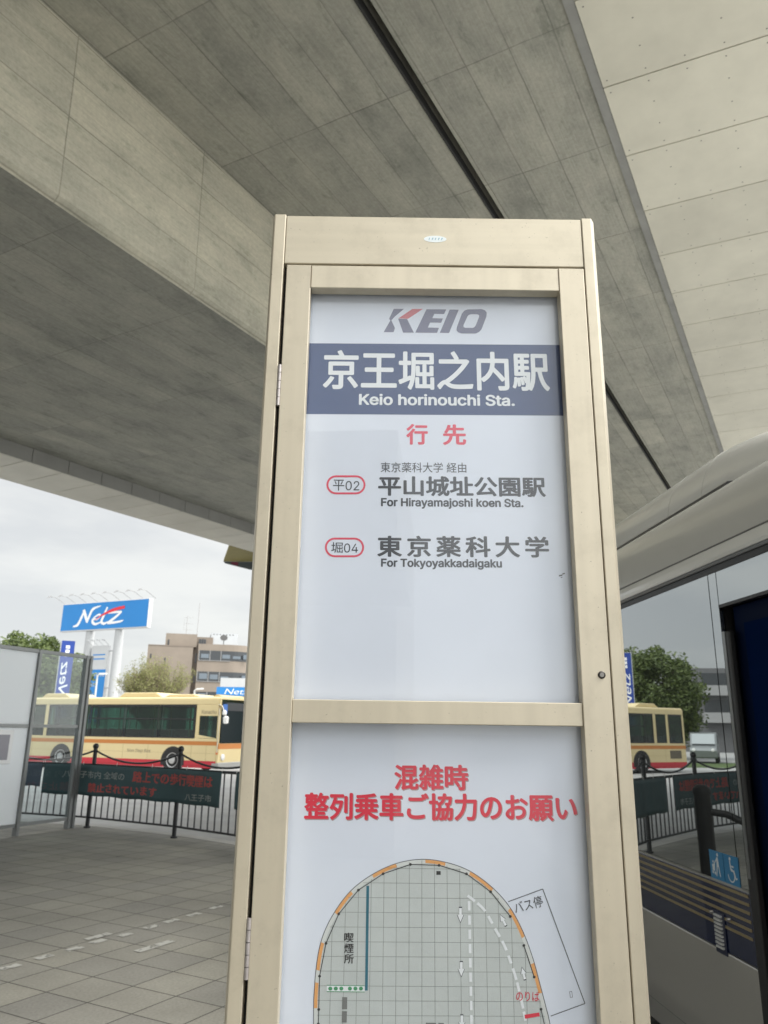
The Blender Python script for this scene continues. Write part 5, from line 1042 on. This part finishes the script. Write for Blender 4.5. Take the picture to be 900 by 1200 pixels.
for q in range(4):
    x = lx0 + q * (lx1 - lx0) / 3; m_.tube([(x, .4, 9.3), (x, -.3, 9.75)], .03, 6); m_.box(x - .12, x + .12, -.5, -.2, 9.68, 9.8)
m_.build('lamp_arm', lgrey, pyl, PYF)

# --- tall blue flag banner on its pole
fl = polar(77, 45, 780); zf1, zf0 = zat(81, 751, 45), 1.9; FLF = frame_xy((math.cos(R(23)), math.sin(R(23))), (fl.x, fl.y, 0))
flag = thing('banner_flag', 'tall narrow blue upright banner with white sideways script behind the screen', 'flag', (fl.x, fl.y, ROADZ))
m_ = MB(); m_.tube([(-.36, .03, ROADZ), (-.36, .03, zf1 + .05)], .025, 8); m_.tube([(-.38, .03, zf1 + .02), (.36, .03, zf1 + .02)], .015, 8); m_.build('pole', lgrey, flag, FLF)
m_ = MB(); m_.box(-.33, .33, -.006, .006, zf0, zf1); fo = m_.build('cloth', mat('flag_blue', (.014, .048, .27), rough=.7, var=.1, vscale=1), flag, FLF)
# sideways script: rotate text frame by 90 degrees
m_ = MB(); vs2, fs2 = text_mesh2d('Netz', 0, 1, .25)
m_.add([(.2 - .42 * (1 - y), -.0085, 2.85 + 2.0 * x) for x, y, q_ in vs2], fs2)
m_.add([(-.1 + .2 * x, -.0085, zf1 - .85 + .22 * q + .16 * y) for q in range(3) for x, y in [(0, 0), (1, 0), (1, 1), (0, 1)]], [(4 * q, 4 * q + 1, 4 * q + 2, 4 * q + 3) for q in range(3)]); m_.build('script_lettering', MATS['script_white'], fo, FLF)

# --- office building
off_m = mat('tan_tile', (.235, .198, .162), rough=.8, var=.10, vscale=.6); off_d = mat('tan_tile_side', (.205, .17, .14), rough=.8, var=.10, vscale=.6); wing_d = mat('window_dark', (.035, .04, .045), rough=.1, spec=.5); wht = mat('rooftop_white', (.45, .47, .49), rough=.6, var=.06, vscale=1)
OD = 115.0
ka = polar(168, OD); kb_ = polar(222, OD); od = (kb_ - ka); OL = od.length; OF = frame_xy((od.x, od.y), (ka.x, ka.y, ROADZ))
ob = thing('office_building', 'tan tiled office block with dark ribbon windows and a white rooftop box', 'building', frame=Matrix.Translation(OF @ Vector((OL / 2, 5, 0))))
def oz(py, D=OD, px=200): return zat(px, py, D) - ROADZ
zA, zB, zC = oz(757), oz(742, px=210), oz(757.5, 118, 250)
ox = lambda px: OL * (px - 168) / 54
m_ = MB(); m_.box(0, ox(222), 0, 16, 0, zA); m_.build('wall', off_m, ob, OF)
m_ = MB(); m_.box(ox(188), ox(226), .6, 15, zA + .01, zB); m_.build('stair_tower', off_m, ob, OF)
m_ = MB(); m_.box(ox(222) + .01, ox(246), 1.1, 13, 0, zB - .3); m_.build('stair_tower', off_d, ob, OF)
pw = []
for q in range(13):
    a = R(180) * q / 12 * .5; pw.append((ox(268) + 4.2 * math.sin(a), 4.2 - 4.2 * math.cos(a) + -.3))
fp = [(ox(228), -.3)] + pw + [(ox(268) + 4.2, 14), (ox(228), 14)]
m_ = MB(); m_.prism([(x, y, 0) for x, y in fp], (0, 0, zC)); m_.build('wall', off_m, ob, OF)
def band(z0, z1, x0):
    m_ = MB(); lst = [(x0, -.34)] + [(x + .03, y - .04) for x, y in pw]
    for i in range(len(lst) - 1):
        a, b_ = lst[i], lst[i + 1]; m_.add([(a[0], a[1], z0), (b_[0], b_[1], z0), (b_[0], b_[1], z1), (a[0], a[1], z1)], [(0, 1, 2, 3)])
    wb = m_.build('window_band', wing_d, ob, OF)
    m_ = MB(); x = x0
    while x < ox(268): m_.box(x - .05, x + .05, -.40, -.30, z0, z1); x += 1.55
    m_.box(x0, ox(268), -.40, -.30, z0 - .08, z0); m_.build('mullion', mat('mullion_grey', (.25, .25, .25), rough=.5), wb, OF)
    m_ = MB(); rr = random.Random(int(z0))
    for q in range(5):
        x = x0 + .3 + q * 1.5; 
        if rr.random() < .7: m_.box(x, x + 1.1, -.37, -.345, z0 + .3, z0 + .3 + rr.uniform(.3, .8))
    m_.build('blind', mat('blind_pale', (.14, .17, .20), rough=.7), wb, OF)
band(oz(776, 118, 250), oz(765, 118, 250), ox(229.5)); band(oz(800, 118, 250), oz(789, 118, 250), ox(229)); band(oz(822, 118, 250), oz(812, 118, 250), ox(229))
m_ = MB()
for x in (ox(228.5), ox(231.5), ox(234.5)): m_.box(x, x + .3, .82, .9, oz(754, 115, 230), oz(748, 115, 230))
m_.box(ox(191), ox(192.6), .5, .6, oz(756), oz(749)); m_.box(ox(171.5), ox(173), -.06, .0, oz(772), oz(767)); m_.box(ox(188.5), ox(190), -.06, 0, oz(776), oz(771))
for z0, z1 in ((776, 765), (800, 789)): m_.box(ox(225.5), ox(227.3), 1.03, 1.09, oz(z0, 115, 227), oz(z1, 115, 227))
m_.build('window', wing_d, ob, OF)
m_ = MB(); m_.box(ox(243.5), ox(277), 1.5, 6, zC + .01, oz(743.5, 118, 260)); rb = m_.build('rooftop_box', wht, ob, OF)
m_ = MB(); n = 12; cxr = ox(259.5); zr = oz(748.5, 118, 260)
m_.poly([(cxr + .55 * math.cos(2 * math.pi * q / n), 1.49, zr + .42 * math.sin(2 * math.pi * q / n)) for q in range(n)])
m_.box(cxr - .06, cxr + .06, 1.485, 1.495, zC, zr)
for q in range(7): m_.box(ox(246 + q * 4), ox(247.6 + q * 4), 1.485, 1.495, oz(745.6, 118, 260), oz(744.4, 118, 260))
m_.build('emblem', mat('emblem_dark', (.10, .10, .10), rough=.7), rb, OF)
m_ = MB(); xa, xm = ox(212.5), ox(226)
m_.tube([(xm, 3, zB - .5), (xm + .1, 3, zB + 5)], .06, 6); m_.tube([(xa, 3, zB - .02), (xa, 3, zB + 2.9)], .05, 6)
for z, l in ((.9, .9), (1.8, 1.0), (2.7, .9)): m_.tube([(xa - .4, 3, zB + z), (xa + l, 3, zB + z)], .03, 5)
m_.tube([(xa - .4, 3, zB + .9), (xa - .4, 3, zB + 2.7)], .02, 5)
m_.build('antenna', mat('antenna_grey', (.35, .35, .35), rough=.5), ob, OF)
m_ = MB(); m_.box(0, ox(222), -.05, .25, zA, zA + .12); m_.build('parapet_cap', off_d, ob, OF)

# --- low showroom behind the bus with small blue sign
sh_l = polar(190, 92); sh_r = polar(345, 92); d = sh_r - sh_l; SHF = frame_xy((d.x, d.y), (sh_l.x, sh_l.y, ROADZ)); zs = zat(230, 815.5, 92) - ROADZ
sr = thing('showroom', 'low flat-roofed grey showroom seen just above the cream bus roof', 'building', frame=Matrix.Translation(SHF @ Vector((d.length / 2, 4, 0))))
MB().box(0, d.length, 0, 12, 0, zs - .5).build('wall', mat('showroom_wall', (.45, .45, .44), rough=.7, var=.08), sr, SHF); MB().box(-.6, d.length + .6, -1.2, 12.4, zs - .49, zs).build('roof', mat('showroom_roof', (.22, .22, .22), rough=.7), sr, SHF)
m_ = MB()
for q in range(6): m_.box(.8 + q * d.length / 6, .8 + (q + .82) * d.length / 6, -.03, .0, .3, zs - 1.1)
m_.build('window', wing_d, sr, SHF)
s0_ = polar(254, 62, 805); SSF = frame_xy((1, .05), (s0_.x, s0_.y, ROADZ))
ss = thing('shop_sign', 'small blue sign with white script under a white panel before the tan office', 'sign', (s0_.x + 2, s0_.y, ROADZ))
za, zb2, zc = zat(268, 815.5, 62) + .2, zat(268, 805.3, 62) + .2, zat(268, 794.6, 62) + .2
MB().box(0, 4.2, 0, .25, za, zb2).build('blue_face', sblue, ss, SSF); MB().box(.25, 3.9, .02, .22, zb2 + .01, zc).build('white_panel', wpanel, ss, SSF)
m_ = MB(); put_text(m_, 'Netz', (.6, -.012, za + .12), (2.5, -.012, za + .12), (.6, -.012, zb2 - .12), bold=0, shear=.25); m_.build('script_lettering', MATS['script_white'], ss, SSF)
m_ = MB()
for x in (1.0, 3.2): m_.box(x, x + .12, .05, .17, 0, za - .001)
m_.build('leg', lgrey, ss, SSF)

# --- street lamps
def lamp(px, py_top, px_head, D, label):
    p = polar(px, D, 815); zt_ = zat(px, py_top, D); ln_ = abs(px_head - px) / 900 * D
    LF = frame_xy((1, .1), (p.x, p.y, ROADZ)); r_ = thing('street_lamp', label, 'street lamp', (p.x, p.y, ROADZ), group='street lamps behind the bus')
    m_ = MB(); m_.tube([(0, 0, 0), (0, 0, 1.0), (0, 0, zt_ + .2)], [.10, .075, .05], 10); m_.tube([(0, 0, zt_ + .15), (ln_ * .35, 0, zt_ + .28)], .035, 8); m_.build('pole', mat('lamp_pole', (.62, .62, .60), rough=.5), r_, LF)
    m_ = MB(); m_.add([(ln_ * .3, -.14, zt_ + .3), (ln_ * 1.3, -.1, zt_ + .34), (ln_ * 1.3, .1, zt_ + .34), (ln_ * .3, .14, zt_ + .3), (ln_ * .3, -.14, zt_ + .22), (ln_ * 1.3, -.1, zt_ + .25), (ln_ * 1.3, .1, zt_ + .25), (ln_ * .3, .14, zt_ + .22)], [(0, 1, 2, 3), (7, 6, 5, 4), (0, 4, 5, 1), (1, 5, 6, 2), (2, 6, 7, 3), (3, 7, 4, 0)]); m_.build('lamp_head', mat('lamp_head_white', (.72, .72, .70), rough=.4), r_, LF)
lamp(227.5, 808.5, 235, 55, 'slim pale street lamp behind the cream bus in front of the tan office')
lamp(111.5, 791, 119, 50, 'slim pale street lamp in front of the pylon hanging board')

# --- canopy roof peeping out left of the cabinet
cq = polar(262, 26, 657); zc0 = zat(262, 658, 26)
can = thing('canopy_roof', 'small flat canopy with olive soffit and dark fascia left of the cabinet', 'canopy', (cq.x + 2.5, cq.y + 1.4, ROADZ))
CFm = frame_xy((1, .02), (cq.x, cq.y, 0)); z0 = zc0 + .0
m_ = MB(); m_.prism([(.0, 0, z0), (5, 0, z0), (5, -6, z0), (1.5, -6, z0)], (0, 0, .06)); m_.build('soffit', mat('olive_soffit', (.22, .19, .06), rough=.7, var=.15), can, CFm)
m_ = MB(); m_.prism([(.0, .002, z0 - .001), (5, .002, z0 - .001), (5, .002, z0 - .42), (.9, .002, z0 - .25), (.05, .002, z0 - .05)], (0, .1, 0)); m_.build('fascia', mat('fascia_slate', (.10, .12, .135), rough=.5), can, CFm)
m_ = MB(); m_.prism([(.24, -.002, z0 - .015), (.5, -.002, z0 - .015), (.5, -.002, z0 - .14), (.28, -.002, z0 - .09)], (0, .004, 0)); m_.build('red_mark', mat('mark_red', (.22, .04, .08), rough=.5), can, CFm)
m_ = MB()
for x in (2.6, 4.4): m_.tube([(x, -.8, ROADZ), (x, -.8, z0 + .1)], .09, 12)
m_.build('column', lgrey, can, CFm)

# --- trees
def leaf_mat(name, c0, c1):
    m, t, b = newmat(name); oi = N(t, 'ShaderNodeNewGeometry'); mxn = N(t, 'ShaderNodeMix', data_type='RGBA'); mxn.inputs[6].default_value = (*c0, 1); mxn.inputs[7].default_value = (*c1, 1)
    t.links.new(oi.outputs['Random Per Island'], mxn.inputs[0]); t.links.new(mxn.outputs[2], b.inputs['Base Color']); b.inputs['Roughness'].default_value = .6
    tl = N(t, 'ShaderNodeBsdfTranslucent'); t.links.new(mxn.outputs[2], tl.inputs[0]); ms = N(t, 'ShaderNodeMixShader'); ms.inputs[0].default_value = .3
    t.links.new(b.outputs[0], ms.inputs[1]); t.links.new(tl.outputs[0], ms.inputs[2]); t.links.new(ms.outputs[0], t.nodes['Material Output'].inputs[0]); return m
bark = mat('bark', (.10, .08, .06), rough=.9, var=.3, vscale=8); bark2 = mat('pale_bark', (.24, .19, .14), rough=.9, var=.3, vscale=8)
def leafy(name, label, base, rx, rz, zc, n, size, lm, seed=1, cat='tree', clumps=60):
    rr = random.Random(seed); root = thing(name, label, cat, (base.x, base.y, ROADZ))
    m_ = MB(); m_.tube([(base.x, base.y, ROADZ), (base.x + .1, base.y, zc * .35), (base.x, base.y, zc)], [.28, .22, .1], 10)
    cents = []
    for q in range(clumps):
        while True:
            v = Vector((rr.uniform(-1, 1), rr.uniform(-1, 1), rr.uniform(-.85, 1)))
            if .45 < v.length < 1: break
        k_ = rr.uniform(.72, 1.0) / max(v.length, .01) if rr.random() < .75 else rr.uniform(.5, 1)
        v = v * k_; cents.append((Vector((base.x + v.x * rx, base.y + v.y * rx, zc + v.z * rz)), rr.uniform(.16, .30) * rx))
        if q % 6 == 0: m_.tube([(base.x, base.y, zc * .5), (base.x + v.x * rx * .5, base.y + v.y * rx * .5, zc + v.z * rz * .3), cents[-1][0]], [.1, .06, .02], 6)
    m_.build('trunk', bark, root); lf = MB()
    for q in range(n):
        c_, r_ = cents[rr.randrange(len(cents))]
        v = Vector((rr.gauss(0, 1), rr.gauss(0, 1), rr.gauss(0, 1))).normalized() * r_ * (rr.random() ** .4)
        p = c_ + v; a = Vector((rr.gauss(0, 1), rr.gauss(0, 1), rr.gauss(0, .6))).normalized(); b_ = a.orthogonal().normalized(); s = size * rr.uniform(.6, 1.3)
        lf.add([p - a * s, p + b_ * s * .5, p + a * s, p - b_ * s * .5], [(0, 1, 2, 3)])
    lf.build('crown', lm, root, fixn=False); return root
green = leaf_mat('evergreen_leaf', (.035, .06, .014), (.125, .165, .042))
def dirpt(a, D, x0=0): return Vector((x0 + D * math.sin(R(a)), D * math.cos(R(a)), 0))
leafy('leafy_tree', 'broad dark green evergreen rising behind the grey screen and blue flag', dirpt(-24.3, 60), 4.05, 3.35, 4.15, 32000, .15, green, 4, clumps=160)
def bare(name, label, base, h, spread, seed, lm):
    rr = random.Random(seed); root = thing(name, label, 'tree', (base.x, base.y, ROADZ)); m_ = MB(); lf = MB()
    m_.tube([(base.x, base.y, ROADZ), (base.x, base.y, 1.2)], [.22, .17], 8)
    def grow(p, d, l, r, lev):
        k_ = 4; pts = [p]; q = p; dd = d
        for _ in range(k_):
            dd = (dd + Vector((rr.gauss(0, .09), rr.gauss(0, .09), .10 if lev > 0 else .05))).normalized(); q = q + dd * (l / k_); pts.append(q)
        m_.tube(pts, [r * (1 - .55 * i / k_) for i in range(k_ + 1)], 5 if lev < 2 else 3, cap=False)
        if lev >= 2:
            for _ in range(9 if lev == 3 else 5):
                c_ = pts[rr.randrange(2, 5)] + Vector((rr.gauss(0, .10), rr.gauss(0, .10), rr.gauss(0, .1))); a = Vector((rr.gauss(0, 1), rr.gauss(0, 1), rr.gauss(0, 1))).normalized(); b_ = a.orthogonal(); s = rr.uniform(.03, .07)
                lf.add([c_ - a * s, c_ + b_ * s * .5, c_ + a * s, c_ - b_ * s * .5], [(0, 1, 2, 3)])
        if lev < 3:
            for _ in range((7, 6, 5)[lev]):
                i = rr.randrange(1, 5); ax2 = Vector((rr.gauss(0, 1), rr.gauss(0, 1), rr.gauss(0, .3))).normalized()
                grow(pts[i], (dd + ax2 * (.75, .6, .55)[lev]).normalized(), l * rr.uniform(.55, .75), r * .5, lev + 1)
    for q in range(14):
        an = 2 * math.pi * q / 14 + rr.uniform(-.2, .2); tilt = rr.uniform(.25, .95) * spread
        grow(Vector((base.x, base.y, 1.0)), Vector((math.cos(an) * tilt, math.sin(an) * tilt, 1)).normalized(), h * rr.uniform(.45, .55), .075, 0)
    m_.build('trunk', bark2, root); lf.build('crown', lm, root, fixn=False); return root
bud = leaf_mat('spring_bud', (.15, .165, .055), (.25, .25, .09))
bare('budding_tree', 'vase-shaped bare tree with yellow-green spring buds in front of the tan office', polar(177, 68, 800), 5.5, .85, 3, bud)
# things standing further left (outside the frame, mirrored in the bus glass)
apd = R(-33.5); ab = Vector((88 * math.sin(apd), 88 * math.cos(apd), ROADZ)); AF = frame_xy((.9, .3), ab)
apt = thing('apartment_block', 'dark grey three-storey apartment block with balconies mirrored in the bus window', 'building', frame=Matrix.Translation(AF @ Vector((0, 5, 0))))
MB().box(-14, 8.5, 0, 10, 0, 8.4).build('wall', mat('apartment_grey', (.13, .13, .135), rough=.8, var=.1), apt, AF)
for fz in (2.9, 5.6):
    for x in (-12.5, -8.4, -4.3, -.2, 3.9):
        o_ = MB().box(x, x + 3.2, -1.1, -.02, fz, fz + 1.0).build('balcony', mat('balcony_pale', (.30, .30, .30), rough=.7), apt, AF)
        MB().box(x + .3, x + 2.9, -.05, -.005, fz + 1.05, fz + 2.3).build('window', wing_d, apt, AF)
vd = R(-31.0); vb = Vector((3.79 + 56 * math.sin(vd), 56 * math.cos(vd), ROADZ)); VFm = frame_xy((.55, -.83), vb)
van = thing('parked_van', 'pale silver van mirrored in the bus window beyond the cream bus', 'van', frame=Matrix.Translation(vb))
vprof = [(-1.9, .3), (2.0, .3), (2.05, .75), (1.95, .95), (1.2, 1.08), (.6, 1.78), (.2, 1.86), (-1.7, 1.84), (-1.9, 1.1)]
MB().prism([(x, -.8, z) for x, z in vprof], (0, 1.6, 0)).build('body', mat('van_silver', (.20, .215, .22), rough=.3, metal=.4, coat=.5), van, VFm, bevel=.08)
m_ = MB(); m_.prism([(1.22, -.68, 1.13), (.66, -.66, 1.74), (.66, .66, 1.74), (1.22, .68, 1.13)], (.03, 0, .025)); m_.build('windscreen', dglass, van, VFm)
m_ = MB()
for y in (-.812, .802): m_.box(-1.6, .5, y, y + .01, 1.15, 1.68)
m_.build('side_window', dglass, van, VFm)
for x in (-1.25, 1.3):
    for y in (-.72, .72):
        MB().lathe([(.18, -.1), (.32, -.1), (.32, .1), (.18, .1)], (x, y, .32), 'Y', 20).build('wheel', MATS['tyre'], van, VFm)
for y in (-.55, .55): MB().lathe([(.1, 0), (.1, .05), (.04, .07)], (2.02, y, .8), 'X', 12).build('headlight', MATS['lamp_white'], van, VFm)
gr = MB(); gr.add([(-60, 42, ROADZ + .004), (-14, 40, ROADZ + .004), (-12, 46, ROADZ + .004), (-60, 50, ROADZ + .004)], [(0, 1, 2, 3)])
tag(gr.build('grass_verge', mat('grass_green', (.07, .11, .03), rough=.95, var=.35, vscale=.8)), kind='structure')
